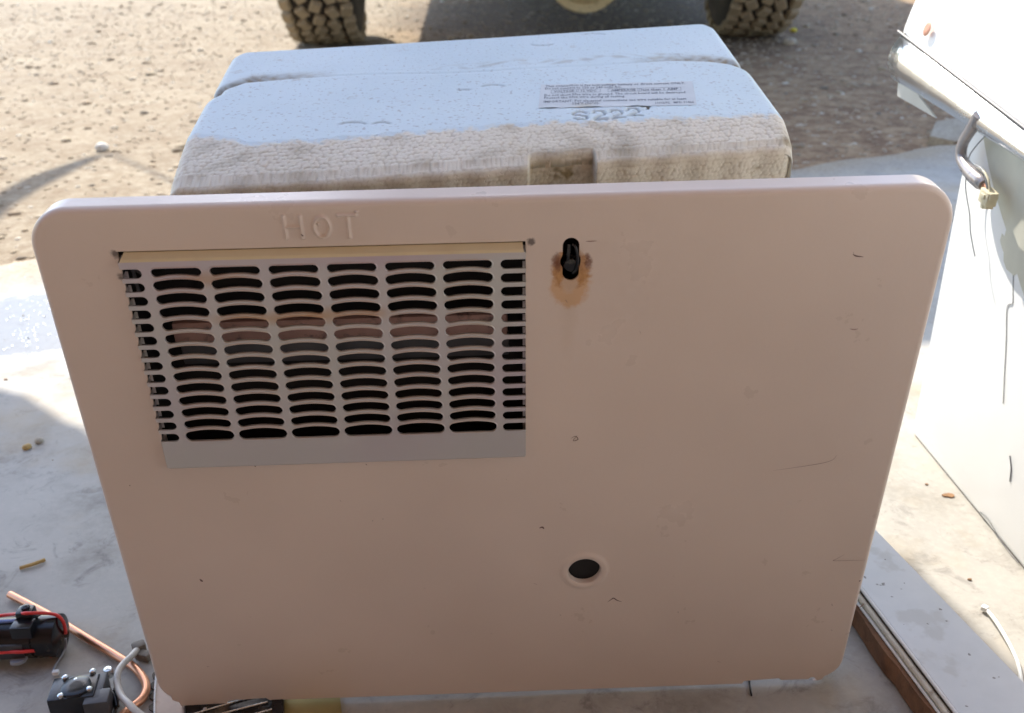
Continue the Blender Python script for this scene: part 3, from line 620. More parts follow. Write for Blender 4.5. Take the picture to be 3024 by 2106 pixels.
def top_fields(X, D, RDv):
    out = np.zeros_like(X); dirt = np.zeros_like(X)
    dg = D - np.interp(X, gx, gd) - .0012 * np.sin(X * 60)
    endw = np.clip((np.abs(X) - .10) / .07, 0, 1)
    out -= (.0030 + .0055 * endw ** 2) * np.exp(-(dg / (.0052 + .002 * endw)) ** 2)
    out -= .0025 * sm(dg, 0, .010)                                     # rear lobe slightly lower
    dirt += .95 * np.exp(-((dg - .005) / .0085) ** 2) * endw ** .7 * (.8 + .35 * gnoise(X, D, 500)) + .12 * np.exp(-((dg - .018 - .003 * np.sin(X * 90)) / .006) ** 2) * (np.abs(X - .05) < .09) * np.clip(gnoise(X, D, 260) + .3, 0, 1) * 3
    dm_ = np.full(X.shape, 9.0)
    msk = (X > .035) & (X < .12) & (D > .14) & (D < .20)
    if msk.any():
        xs_, ds_ = X[msk], D[msk]; mm = np.full(xs_.shape, 9.0)
        for a, b_ in strokes:
            ab = np.array(b_) - np.array(a); tt = np.clip(((xs_ - a[0]) * ab[0] + (ds_ - a[1]) * ab[1]) / (ab @ ab), 0, 1)
            mm = np.minimum(mm, np.hypot((xs_ - a[0] - tt * ab[0]), ds_ - a[1] - tt * ab[1]))
        dm_[msk] = mm
    g_ = np.exp(-(dm_ / .00085) ** 2); out -= .0022 * g_; dirt += .34 * g_  # digit strokes sunk and darkened for contrast
    for cx_, cy_, w_, up in cres:
        yy = D - cy_ - up * .004 * (1 - ((X - cx_) / (w_ / 2)) ** 2); g_ = np.exp(-(yy / .0013) ** 2) * sm(w_ / 2 - np.abs(X - cx_), -.001, .002); out -= .0011 * g_; dirt += .30 * g_ * (.6 + .6 * gnoise(X, D, 900))
    return out, np.clip(dirt, 0, 1)
RB_ = .008
for k, fr in enumerate(np.concatenate([[-.001, -.17, -.33, -.5, -.67, -.83, -1.0, -1.17, -1.33, -1.47], frac[frac > .19], 1 + np.linspace(.012, 1, 200)])):
    if fr < 0: D = FDs + .0045 * (1 - math.cos(fr)); fr = .01
    elif fr <= 1: D = FDs + (RDs - FDs) * fr
    else: D = RDs + (EDs - RDs) * (fr - 1)
    L, Rr = xl(D), xr(D)
    dr = EDs - D; rr = .022; inset = np.where(dr < rr, rr - np.sqrt(np.maximum(rr * rr - (rr - np.clip(dr, 0, rr)) ** 2, 0)), 0)
    L = L + inset; Rr = Rr - inset
    dg = np.abs(D - np.interp(np.where(sgrid < .5, L, Rr), gx, gd)); nt = .006 * np.exp(-(dg / .010) ** 2) ; L = L + nt; Rr = Rr - nt
    X = L + (Rr - L) * sgrid
    nm0 = nmask(X); Dn = np.maximum(D, FDs + .0085 * nm0); nm = (Dn > D + 1e-6) * nm0; D = Dn
    Yb = FRONTY + (HY - FRONTY) * np.minimum(fr, 1) ** .8 + np.zeros(NX)
    dd_ = np.clip(D - FDs - .0085 * nm0, 0, .0045); along = .0045 * np.arccos(np.clip(1 - dd_ / .0045, -1, 1)) + np.maximum(D - FDs - .0045 - .0085 * nm0, 0) / 1.4
    bd = 1 - sm(D - RDs + .0025 * gnoise(X, D, 330) + .0015 * gnoise(X, D, 900), -.0035, .0030)
    vo = voronoi(X, along, .0024, 3.); b = np.sqrt(np.clip(1 - (vo / .62) ** 2, 0, 1)) * .00048 * sm(along, .0005, .006)
    rf = .0045; Yb = Yb - (rf - np.sqrt(np.maximum(rf ** 2 - (rf - dd_) ** 2, 0)))
    Yb = Yb + b * bd + (1 - bd) * (.0006 * sm(D - RDs, 0, .004))
    o_, d_ = top_fields(X, D, RDs); Yb = Yb + o_ * (1 - bd)
    side = np.minimum(X - L, Rr - X); Yb = Yb - (RB_ - np.sqrt(np.maximum(RB_ ** 2 - (RB_ - np.clip(side, 0, RB_)) ** 2, 0)))
    Yb = Yb - (.010 - np.sqrt(np.maximum(.010 ** 2 - (.010 - np.clip(dr, 0, .010)) ** 2, 0)))
    
    d_ = d_ * (1 - bd) + nm * .35 + bd * (.30 * np.clip(gnoise(X, D, 120), 0, 1) ** 2 + .55 * np.exp(-((X - .075) / .008) ** 2 - ((D - FDs - .008) / .010) ** 2) + .35 * np.exp(-((X - .038) / .020) ** 2 - ((D - FDs - .012) / .004) ** 2))
    d_ = d_ + bd * .8 * np.exp(-((X - .170) / .004) ** 2 - ((D - FDs - .006) / .003) ** 2)
    rowsV.append(np.stack([X, Yb, -D], -1)); rowsB.append(bd + np.zeros(NX)); rowsD.append(np.clip(d_ + np.zeros(NX), 0, 1)); rowsG.append(sm(vo, .42, .62) * bd)
# rear wall down to the floor
last = rowsV[-1].copy()
for Yv in (.25, .15, -.02):
    l2 = last.copy(); l2[:, 1] = np.minimum(last[:, 1], Yv); rowsV.append(l2); rowsB.append(np.zeros(NX)); rowsD.append(np.zeros(NX)); rowsG.append(np.zeros(NX))
VV = np.array(rowsV); BB = np.array(rowsB); DD = np.array(rowsD); GG = np.array(rowsG)
# side walls: extra columns dropped to the floor
def drop(col, Yv): c_ = col.copy(); c_[:, 1] = np.minimum(c_[:, 1], Yv); return c_
left = [drop(VV[:, 0], y) for y in (-.02, .10, .20, .26)]; right = [drop(VV[:, -1], y) for y in (.26, .20, .10, -.02)]
VV = np.concatenate([np.stack(left, 1), VV, np.stack(right, 1)], 1)
BB = np.pad(BB, ((0, 0), (4, 4)), mode='edge'); DD = np.pad(DD, ((0, 0), (4, 4)), mode='edge'); GG = np.pad(GG, ((0, 0), (4, 4)), mode='edge')
wz = VV[..., 1] * math.cos(TILT) + VV[..., 2] * math.sin(TILT) + .004; low = wz < .003
VV[..., 1] = np.where((VV[..., 1] < .03), (-.002 - VV[..., 2] * math.sin(TILT)) / math.cos(TILT), VV[..., 1])
fo = grid("foam_block", VV, M_FOAM, foam, {"bead": BB, "dirt": DD, "gap": GG}, flip=False)
# sticker with printed warning, slightly wrinkled
stk = np.array([PTop(1213, 193), PTop(1552, 185), PTop(1562, 238), PTop(1207, 246)])   # TL TR BR BL
def stick_pt(s_, t_, lift=0.0):           # s 0..1 left-right, t 0..1 bottom-top
    p = (stk[3] * (1 - s_) + stk[2] * s_) * (1 - t_) + (stk[0] * (1 - s_) + stk[1] * s_) * t_
    wr = .00025 * math.exp(-((s_ - .27 + .06 * t_) / .035) ** 2) + .00018 * math.exp(-((s_ - .2 - .05 * t_) / .02) ** 2) + .0005 * max(0, .16 - t_) / .16 * max(0, math.sin(s_ * 23)) * (s_ < .75)
    return (p[0], HY + .0008 + wr + lift, -p[1] - .0006 * math.sin(s_ * 70) * (s_ < .4) * .5)
SV = np.array([[stick_pt(s_, t_) for s_ in np.linspace(0, 1, 90)] for t_ in np.linspace(0, 1, 24)])
so = grid("warning_sticker", SV, M_STICK, foam)
lines = [("This connection is for low-voltage battery or direct current ONLY.", .03, .885, .92, .085), ("Do not connect to 120 or 240 volts AC.", .03, .775, .50, .085),
         ("VOLTAGE", .09, .635, .13, .085), ("12 VDC", .265, .635, .10, .085), ("AMPERAGE", .46, .635, .16, .085), ("less than 1 AMP", .655, .635, .245, .085),
         ("Do not short blue wire to ground. The circuit board will be destroyed", .03, .485, .91, .085), ("Protect the blue wire during all testing.", .03, .375, .52, .085),
         ("IMPORTANT: For electrical connections use wire suitable for at least", .03, .215, .91, .085), ("194\u00b0F (90\u00b0C).", .215, .105, .17, .085), ("11/12/92   MPD 91466", .74, .075, .245, .075)]
mb = MB()
for txt, s0, t0, ws, ht in lines:
    cu = bpy.data.curves.new("print", 'FONT'); cu.body = txt; cu.size = 1.0; cu.resolution_u = 1; cu.offset = .012
    o = bpy.data.objects.new("print", cu); COL.objects.link(o); dg_ = bpy.context.evaluated_depsgraph_get(); me = o.evaluated_get(dg_).to_mesh()
    vs = [v.co.copy() for v in me.vertices]; fs = [tuple(p.vertices) for p in me.polygons]
    if vs:
        xa = min(v.x for v in vs); xb = max(v.x for v in vs)
        mb.add([stick_pt(s0 + (v.x - xa) / (xb - xa) * ws, t0 + v.y / .70 * ht, .00012) for v in vs], fs)
    o.evaluated_get(dg_).to_mesh_clear(); bpy.data.objects.remove(o); bpy.data.curves.remove(cu)
def sline(s0, t0, s1, t1, w=.0035):
    n = 10; ds_ = (s1 - s0); dt = (t1 - t0); hv = abs(ds_) > abs(dt)
    a = [stick_pt(s0 + ds_ * i / n, t0 + dt * i / n + (w * 2 if hv else 0), .0001) if hv else stick_pt(s0 + w, t0 + dt * i / n, .0001) for i in range(n + 1)]
    b_ = [stick_pt(s0 + ds_ * i / n, t0 + dt * i / n, .0001) for i in range(n + 1)]
    mb.add(a + b_, [(i, i + 1, n + 2 + i, n + 1 + i) for i in range(n)])
for x in (.07, .235, .245, .39, .44, .635, .645, .915): sline(x, .61, x, .745, .002)
for x0_, x1_ in ((.07, .39), (.44, .915)): sline(x0_, .61, x1_, .61, .0035); sline(x0_, .74, x1_, .74, .0035)
mb.build("lettering", M_INK, so, world=False, fix=False)

# ------------------------------------------------------------------ off-road van: wheels and axle come into view
van = thing("offroad_van", "off-road van standing on gravel behind the foam casing, two knobbly tyres in view", "van", (.23, 3.0, -.022))
bx0, bx1, by0, by1 = -.46, 1.24, 2.42, 6.6
mb = MB(); mb.box(((bx0 + bx1) / 2, 4.5, 1.47), (bx1 - bx0, by1 - by0, 1.22), None, .09, 3); mb.box((.39, 4.5, .93), (1.2, 4.0, .14), None, .02)
mb.build("van_body", M_VAN, van, smooth=40)
mb = MB(); mb.box((.25, 2.36, .86), (1.7, .10, .16), None, .03); mb.box((.36, 2.44, .53), (.85, .05, .60), None, .02); mb.build("bumper", M_BLACKM, van, smooth=40)  # lower plate added out of view to darken the ground behind it
mb = MB(); mb.box((.40, 4.6, .55), (.80, 3.2, .66), None, .05); mb.box((1.0, 4.5, .55), (.10, 1.6, .62), None, .02); mb.build("chassis_blocker", M_BLACKM, van, smooth=40)  # unseen boxes added under the body to block sky light
mb = MB(); mb.tube([(-.40, 2.93, .40), (.10, 2.93, .40), (.86, 2.93, .40)], .045, 14, smooth=1); mb.build("axle", M_AXLE, van, smooth=50)
dc = G(1313, 12, 0); dcx = GX(1313, -35, .0)
ddir = ray(1313, -40); kk = (2.72 - CAM[1]) / ddir[1]; dpt = CAM + ddir * kk
mb = MB(); mb.lathe((dpt[0], 2.74, dpt[2] + .03), (0, 1, 0), [(-.06, .05), (-.045, .085), (-.01, .105), (.03, .11), (.16, .075)], 24); mb.lathe((dpt[0], 2.73, dpt[2] + .03), (0, 1, 0), [(-.02, .118), (-.005, .122), (.01, .118)], 24)
mb.build("differential_cover", M_DIFF, van, smooth=40)
WR, WW = .375, .215
blk = None
def wheel(cx, cy, yaw, tread=True):
    global blk
    rot = Matrix.Rotation(yaw, 4, 'Z'); base = Matrix.Translation((cx, cy, WR - .026)) @ rot
    mb = MB(); h = WW / 2
    prof = [(-h + .03, .19), (-h + .01, .22), (-h - .004, .28), (-h + .004, .335), (-h + .022, .356), (-.03, .360), (.03, .360), (h - .022, .356), (h - .004, .335), (h + .004, .28), (h - .01, .22), (h - .03, .19)]
    mb.lathe((0, 0, 0), (1, 0, 0), prof, 56)
    w_ = mb.build("tyre", M_RUBD, van, world=False, smooth=45); w_.matrix_basis = van.matrix_basis.inverted() @ base
    mb = MB(); mb.lathe((0, 0, 0), (1, 0, 0), [(-h + .05, .05), (-h + .045, .14), (-h + .032, .19), (h - .032, .19), (h - .045, .14), (h - .05, .05)], 32); mb.build("rim", M_AXLE, w_, world=False, smooth=40)
    if tread:
        if blk is None:
            b2 = MB(); b2.box((0, 0, 0), (.034, .040, .022), None, .004, 1); me = bpy.data.meshes.new("tread_block"); me.from_pydata(b2.v, [], b2.f); me.materials.append(M_RUB)
            b3 = MB(); b3.box((0, 0, 0), (.036, .044, .026), None, .005, 1); me2 = bpy.data.meshes.new("shoulder_block"); me2.from_pydata(b3.v, [], b3.f); me2.materials.append(M_RUB); blk = (me, me2)
        for k in range(38):
            a = 2 * math.pi * k / 38
            for x, me, ph, tw, rr in ((-.090, 1, .0, .12, .356), (-.045, 0, .5, .45, .363), (.0, 0, .1, -.45, .364), (.045, 0, .55, .45, .363), (.090, 1, .5, -.12, .356)):
                aa = a + ph * 2 * math.pi / 38
                if math.sin(aa) > .35: continue                      # only the half toward the ground and the camera is in view
                if math.cos(aa) > .55: continue
                o = bpy.data.objects.new("tread_block", blk[me]); COL.objects.link(o); o.parent = w_
                # aa measured from +Y toward +Z
                o.matrix_basis = Matrix.Rotation(aa, 4, 'X') @ Matrix.Translation((x + random.uniform(-.003, .003), rr, 0)) @ Matrix.Rotation(R(-90), 4, 'X') @ Matrix.Rotation(tw + random.uniform(-.08, .08), 4, 'Z') @ Matrix.Rotation((-.22 if x > .05 else .22 if x < -.05 else 0) * -1, 4, 'Y')
    return w_
wheel(-.468, 2.98, R(0)); wheel(.925, 2.98, R(-3))
wheel(-.468, 5.7, 0, False); wheel(.945, 5.7, 0, False)

# ------------------------------------------------------------------ tarp added overhead, unseen: shades casing, door and the left of the floor
kx, ky = -sv.x / sv.z, -sv.y / sv.z      # ground shift of a shadow per metre of height
TZ = 1.5
def up(p, z0=0.0): return (p[0] - kx * (TZ - z0), p[1] - ky * (TZ - z0))
edge = [up((-.86, .56)), up((-.60, .475)), up(G(0, 872)[:2]), up(G(60, 885)[:2]), up(G(130, 930)[:2]), up(G(150, 945)[:2]), up(G(185, 955)[:2]), up(G(245, 1005)[:2]), up((-.24, .345), .10), up((-.205, .42), .34), up((-.10, .42), .345), up((.02, .43), .345), up((.196, .445), .345), up((.184, .26), .325), up((.178, .10), .315), up((.20, .16), .026), up((.286, .145), .026), up((.316, .0), .026), up((.35, -.16), .026), up((.40, -.45), .0)]
poly = edge + [(edge[-1][0] - .1, .60), (edge[0][0], .60)]
tp = thing("shade_blocker", "canvas tarp added unseen overhead to shade casing, door and left floor", "blocker", (-.9, 1.5, TZ))
vt, ft = fill2d([poly]); mb = MB(); mb.add([(x, y, TZ) for x, y, _ in vt], ft); mb.add([(x, y, TZ + .004) for x, y, _ in vt], ft)
n = len(poly); mb.add([(p[0], p[1], TZ) for p in poly] + [(p[0], p[1], TZ + .004) for p in poly], [(i, (i + 1) % n, n + (i + 1) % n, n + i) for i in range(n)])
mb.build("blocker_sheet", M_BLOCKER, tp)
FZ = 2.3
def up2(p): return (p[0] - kx * FZ, p[1] - ky * FZ)
fa = [up2(G(*q)[:2]) for q in ((-90, 470), (-10, 400), (40, 372), (100, 350), (190, 322), (240, 312), (170, 345), (90, 385), (30, 420), (-60, 500))]
mb = MB(); mb.prism(fa, FZ, FZ + .006); mb.build("blocker_flap", M_BLOCKER, tp)  # unseen strip added to cast the dark streak on the left gravel
mb = MB()
for a, b_ in (((edge[0][0], edge[0][1], TZ), (-2.5, -.60, 2.45)), ((fa[5][0], fa[5][1], FZ), (-.6, 2.6, 2.07)), ((fa[0][0], fa[0][1], FZ), (-2.4, -.7, 2.5)), ((edge[10][0], edge[10][1], TZ), (-.55, 2.42, 2.05)), ((poly[-1][0], .6, TZ), (-1.6, -2.9, 2.2)), ((poly[-2][0], .6, TZ), (.3, -2.9, 2.2))): mb.tube([a, b_], .004, 6, smooth=1)
mb.build("blocker_rope", M_BLOCKROPE, tp)  # ropes added to hold up the unseen sheet and strip
# unseen walls and ceiling added to set the bounce light on the door
wl = thing("added_garage", "garage with brown plank walls and ceiling behind the photographer, unseen, to set bounce light on the door", "added_garage", (0, -2.9, 0))
mb = MB(); mb.box((0, -3.0, 1.25), (5.0, .12, 2.5)); mb.build("back_wall", M_TAN, wl)
mb = MB(); mb.box((0, -1.72, 2.56), (5.3, 2.9, .12)); mb.build("ceiling", M_TAN, wl)
for sx_ in (-2.5, 2.5):
    mb = MB(); mb.box((sx_, -1.75, 1.25), (.12, 2.36, 2.5)); mb.build("side_wall", M_TAN, wl)
# ------------------------------------------------------------------ white appliance cabinet at right
ap = thing("white_cabinet", "white enamelled metal cabinet with chrome band, standing on concrete at right", "cabinet", (.5, .1, 0))
AX = .372
mb = MB(); mb.box((AX + .30, -.155, .150), (.60, .90, .300), None, .004, 2)
mb.build("lower_panel", M_WHITE, ap, smooth=40)
# upper body overhangs to the rear; its lower edge slopes like the chrome band
ux = .366
zt = lambda y: .3236 + (y - .4338) * (.3236 - .2918) / (.4338 - .2171)
zb_ = lambda y: .283 + (y - .4303) * (.283 - .2707) / (.4303 - .2083)
rows_ = []
ys = np.linspace(-.6, .4338, 40)
mb = MB(); prof = []
U0 = [(.0, .0), (.0005, .006), (.004, .02), (.0105, .04), (.22, .60)]
V_ = np.array([[(ux + dx, y, zt(y) - .002 + dz) for y in list(ys) + [.4400]] for dx, dz in U0])
V_[:, -1, 0] += .012; V_[:, -2, 0] += .003
vv_ = V_.reshape(-1, 3); nr, nc = V_.shape[:2]; idx = np.arange(nr * nc).reshape(nr, nc)
mb.add(vv_, np.stack([idx[:-1, :-1], idx[:-1, 1:], idx[1:, 1:], idx[1:, :-1]], -1).reshape(-1, 4).tolist())
mb.add([tuple(V_[0, -1]), tuple(V_[-1, -1]), (ux + .55, .44, V_[-1, -1, 2]), (ux + .55, .44, V_[0, -1, 2])], [(0, 1, 2, 3)])
mb.add([tuple(V_[-1, 0]), tuple(V_[-1, -1]), (ux + .55, .44, V_[-1, -1, 2]), (ux + .55, -.6, V_[-1, 0, 2])], [(0, 1, 2, 3)])
mb.add([tuple(V_[0, 0]), tuple(V_[0, -1]), (ux + .55, .44, V_[0, -1, 2]), (ux + .55, -.6, V_[0, 0, 2])], [(0, 1, 2, 3)])
mb.build("upper_body", M_WHITE, ap, smooth=50)
# chrome band: bulging strip under the body, wrapping round the rear corner
CH = [(.003, 1.05), (-.002, 1.0), (-.0058, .88), (-.0088, .70), (-.0102, .5), (-.0092, .28), (-.005, .09), (.000, 0), (.006, -.02)]
ys2 = list(np.linspace(-.6, .4265, 46)) + [.4300, .4315, .432]
V_ = np.array([[(ux + dx + (.0 if y <= .4266 else .003 if y < .4302 else .008 if y < .4318 else .05), y, zb_(y) + (zt(y) - zb_(y)) * hz) for y in ys2] for dx, hz in CH])
mb = MB(); nr, nc = V_.shape[:2]; idx = np.arange(nr * nc).reshape(nr, nc); mb.add(V_.reshape(-1, 3), np.stack([idx[:-1, :-1], idx[:-1, 1:], idx[1:, 1:], idx[1:, :-1]], -1).reshape(-1, 4).tolist())
mb.build("chrome_band", M_CHR, ap, smooth=60)
mb = MB(); mb.tube([(ux - .002, y, zt(y) + .0008) for y in np.linspace(-.5, .4335, 12)], .0012, 6, smooth=1); mb.build("dark_seam", M_DKST, ap, smooth=50)
q = GX(2060, 66, ux - .007); mb = MB(); mb.lathe((ux + .0002, q[1], q[2]), (-1, 0, .25), [(0, .0056), (.0005, .0056), (.0011, .0045), (.0013, .002)], 20); mb.build("screw_cap", M_CAP, ap, smooth=40)
fin = [GX(*p_, ux + .001) for p_ in ((2014, 172), (2012, 215), (2016, 218), (2098, 265), (2052, 205))]
mb = MB(); mb.add([tuple(p_) for p_ in fin] + [(p_[0] + .0015, p_[1], p_[2]) for p_ in fin], [(0, 1, 2, 3, 4), (9, 8, 7, 6, 5)] + [(i, (i + 1) % 5, 5 + (i + 1) % 5, 5 + i) for i in range(5)]); mb.build("corner_tab", M_ALUT, ap)
# grey-beige patch with a ragged edge, thin dark lines
pt = [(2198, 255), (2205, 310), (2216, 370), (2230, 430), (2248, 490), (2256, 515), (2252, 530), (2246, 524), (2242, 540), (2246, 556), (2250, 566), (2250, 585), (2256, 603), (2266, 612), (2272, 618), (2280, 612), (2288, 640), (2296, 664), (2330, 720), (2420, 700), (2420, 300), (2300, 250)]
pw = [GX(*p_, AX - .0004) for p_ in pt]
v2, f2 = fill2d([[(p_[1], p_[2]) for p_ in pw]]); mb = MB(); mb.add([(AX - .0004, y, z) for y, z, _ in v2], f2)
mb.add([(AX - .0004, p_[1], p_[2]) for p_ in pw] + [(AX + .0005, p_[1], p_[2]) for p_ in pw], [(i, (i + 1) % len(pw), len(pw) + (i + 1) % len(pw), len(pw) + i) for i in range(len(pw))])
mb.build("grey_patch", M_PATCH, ap)
for pts, w_ in (([(2272, 618), (2271, 650), (2270, 680), (2258, 690), (2256, 760), (2252, 840), (2249, 905)], .00022), ([(2264, 1022), (2267, 1050), (2264, 1080)], .00052), ([(2140, 1110), (2150, 1122)], .0004), ([(2198, 1148), (2216, 1165), (2240, 1205), (2262, 1238), (2284, 1262)], .0003)):
    mb = MB(); mb.tube([GX(*p_, AX - .0003) for p_ in pts], w_, 5); mb.build("thin_line", M_GREYW if w_ > .0005 else M_DKST, ap)
# loose wiring hanging from under the cabinet's chrome band
wh = thing("wiring_harness", "grey sleeved wiring with cream plug hanging below the cabinet's chrome band", "wiring", tuple(GX(2180, 280, .362)))
sx = .358
mb = MB(); mb.tube([GX(*p_, sx) for p_ in ((2196, 258), (2178, 290), (2160, 320), (2155, 350), (2165, 372), (2182, 392), (2200, 408), (2207, 415))], [.0044, .0042, .0040, .0040, .0046, .0058, .0058, .0042], 12); mb.build("sleeve", M_SLEEVE, wh, smooth=60)
pc = GX(2216, 442, sx)
mb = MB(); mb.box(pc, (.008, .0125, .0105), Matrix.Rotation(R(8), 3, 'X'), .0008); mb.box(pc + np.array([0, -.0066, .0022]), (.0062, .0030, .0046), None, .0005); mb.box(pc + np.array([0, .0020, -.0068]), (.0055, .0042, .0042), None, .0005); mb.box(pc + np.array([0, -.0032, -.0062]), (.0055, .0030, .0030), None, .0005); mb.box(pc + np.array([-.0042, 0, .0008]), (.0014, .006, .0035), None, .0003); mb.build("plug", M_CREAM, wh, smooth=40)
for pts, m_ in (([(2204, 412), (2205, 424), (2208, 432)], M_CAP), ([(2190, 372), (2206, 385), (2216, 405), (2220, 430)], M_CREAM), ([(2186, 370), (2200, 378), (2210, 395), (2214, 428)], M_GREYW), ([(2207, 412), (2212, 424), (2213, 432)], M_COP)):
    mb = MB(); mb.tube([GX(*p_, sx - .001) for p_ in pts], .0008, 7); mb.build("plug_wire", m_, wh, smooth=60)
mb = MB(); mb.tube([GX(*p_, sx + .006) for p_ in ((2214, 300), (2195, 320), (2176, 345), (2168, 370), (2166, 390), (2165, 420), (2168, 445), (2174, 480), (2176, 520), (2182, 556), (2186, 575))], .00045, 6); mb.build("thin_wire", M_GREYW, wh, smooth=60)

# ------------------------------------------------------------------ aluminium-skinned board lying right of the door
bd_ = thing("aluminium_clad_board", "aluminium clad board with cream edge seal lying right of the door", "board", (.28, .05, 0))
BZ = .026
r0, r1 = G(1970, 1195, BZ), G(2296, 1520 + 12, BZ); l0, l1 = G(1935, 1318, BZ), G(2150, 1599, BZ)
def ext(a, b, y): t_ = (y - a[1]) / (b[1] - a[1]); return a + (b - a) * t_
ya, yb = .30, -.30
RA, RB2, LA, LB = ext(r0, r1, ya), ext(r0, r1, yb), ext(l0, l1, ya), ext(l0, l1, yb)
def slab_(name, dl0, dl1, z0, z1, m, inset=0.0, bev=0.0):       # strip between left-offset dl1 and dl0 from the board's left edge
    A, B = LA + np.array([dl0, 0, 0]), LB + np.array([dl0, 0, 0]); C_, D_ = (LA + np.array([dl1, 0, 0]), LB + np.array([dl1, 0, 0])) if dl1 < .03 else (RA, RB2)
    mb = MB(); mb.prism([(A[0], A[1]), (B[0], B[1]), (D_[0], D_[1]), (C_[0], C_[1])], z0, z1); return mb.build(name, m, bd_)
slab_("aluminium_face", .0, .05, BZ - .0015, BZ, M_ALU); slab_("board_core", .004, .05, .0015, BZ - .0015, M_SEAL)
mb = MB(); A, B = LA, LB
for off, rr, z, m_, nm_ in ((-.0002, .0014, BZ - .0016, M_WPLAS, "rounded_edge"), (-.0022, .0022, BZ - .0062, M_SEAL, "seal_strip"), (-.0040, .0012, BZ - .0092, M_WPLAS, "white_edge")):
    mb = MB(); mb.tube([(A[0] + off, A[1], z), (B[0] + off, B[1], z)], rr, 10, smooth=1); mb.build(nm_, m_, bd_, smooth=60)
n = 60; ts = np.linspace(0, 1, n); rag = [.0009 * math.sin(i * 1.3) + .0012 * random.random() + .0025 * max(0, math.sin(i * .37 + 1)) for i in range(n)]
L_ = [tuple((A + (B - A) * t_)[:2] + np.array([-.0088 + r2, 0])) for t_, r2 in zip(ts, rag)]
mb = MB(); mb.prism(L_ + [(B[0] + .006, B[1]), (A[0] + .006, A[1])], .0012, BZ - .0105); mb.build("hardboard_layer", M_BOARD, bd_)
# cable tie, straw
mb = MB(); pts = [G(2206, 1362, .002), G(2216, 1372, .003), G(2232, 1392, .004), G(2252, 1424, .004), G(2270, 1458, .003), G(2283, 1490, .002), G(2290, 1530, .0015), G(2294, 1580, .0015)]
mb.tube(pts, .0013, 8); mb.box(G(2208, 1364, .003), (.0042, .0040, .0035), Matrix.Rotation(R(35), 3, 'Z'), .0006)
tag(mb.build("cable_tie", M_WPLAS, smooth=50), "white plastic cable tie curving over the sunlit concrete at right", "cable tie")
mb = MB(); mb.tube([G(44, 1274, .0018), G(74, 1265, .0022), G(101, 1255, .0018)], .0014, 7); tag(mb.build("straw_stem", M_STRAW, smooth=50), "short yellow straw stem on the shaded concrete at left", "straw")
leafs = [(2128, 1110, .0040, .4, "brown leaf scrap against the foot of the white cabinet", 0), (2078, 1085, .0012, 1.2, "dark leaf crumb on sunlit concrete near the cabinet's foot", 0), (12, 850, .0014, 0, "tiny brown leaf crumb on sunlit concrete at left", 0), (2175, 1298, .0012, .7, "brown crumb on bright concrete between board and cabinet", 0)]
for px, py, s_, a_, lb, _ in leafs:
    p = G(px, py, .001); mb = MB(); n = 9; pl = [(p[0] + s_ * (1 + .35 * random.uniform(-1, 1)) * math.cos(2 * math.pi * k / n) * 1.3, p[1] + s_ * (1 + .35 * random.uniform(-1, 1)) * math.sin(2 * math.pi * k / n) * .7) for k in range(n)]
    mb.prism(pl, .0004, .0011); tag(mb.build("leaf_scrap", M_LEAF), lb, "leaf scrap")
# water drops on the wet concrete
mb = MB()
for k in range(85):
    px, py = random.gauss(62, 30), random.gauss(738, 26) + (0 if k % 3 else -45)
    p = G(px, py, 0); r = random.uniform(.0005, .0016)
    pr = [(0, r), (r * .28, r * .88), (r * .45, r * .6), (r * .55, r * .2)]; mb.lathe((p[0], p[1], .0002), (0, 0, 1), pr, 9)
tag(mb.build("water_drops", M_DROP, smooth=60), kind='stuff')

# ------------------------------------------------------------------ loose heater parts at lower left
pm = thing("pump_motor", "black cylindrical pump motor with red wires on the concrete at left", "motor", tuple(G(30, 1480)))
c0 = G(-60, 1432, .0145); c1 = G(138, 1424, .0145); ax = c1 - c0; LN = np.linalg.norm(ax); ax = ax / LN
mb = MB(); mb.lathe(c0, ax, [(0, .0128), (LN * .58, .0128)], 28); mb.lathe(c0 + ax * LN * .58, ax, [(.0004, .0134), (LN * .16, .0134), (LN * .165, .0126), (LN * .20, .0126), (LN * .205, .0136), (LN * .41, .0136), (LN * .42, .0122), (LN * .425, .004)], 28)
mb.build("motor_can", M_BLACKM, pm, smooth=40)
bz = Matrix.Rotation(math.atan2(ax[1], ax[0]), 3, 'Z')
pc = G(62, 1380, .030); mb = MB(); mb.box(pc + np.array([0, -.001, -.001]), (.010, .009, .014), bz, .0012); mb.box(pc + np.array([.0005, -.009, -.003]), (.013, .010, .009), bz, .001); mb.lathe(pc + np.array([0, 0, .005]), (0, 0, 1), [(0, .0028), (.0022, .0026), (.003, .001)], 12); mb.build("clamp_bracket", M_BLACK, pm, smooth=40)
p = G(48, 1470, .008); mb = MB(); mb.box(p + np.array([0, .002, .0015]), (.0095, .0125, .0018), bz @ Matrix.Rotation(R(18), 3, 'X'), .0006); mb.lathe(p + np.array([0, -.005, -.0008]), (0, .3, 1), [(0, .0047), (.0018, .0047)], 18); mb.build("mounting_foot", M_GREYW, pm, smooth=40)
mb = MB(); mb.box(c0 + ax * LN * .35 + np.array([0, -.0125, -.001]), (LN * .62, .002, .011), bz, .0006); mb.build("side_plate", M_DKST, pm, smooth=40)
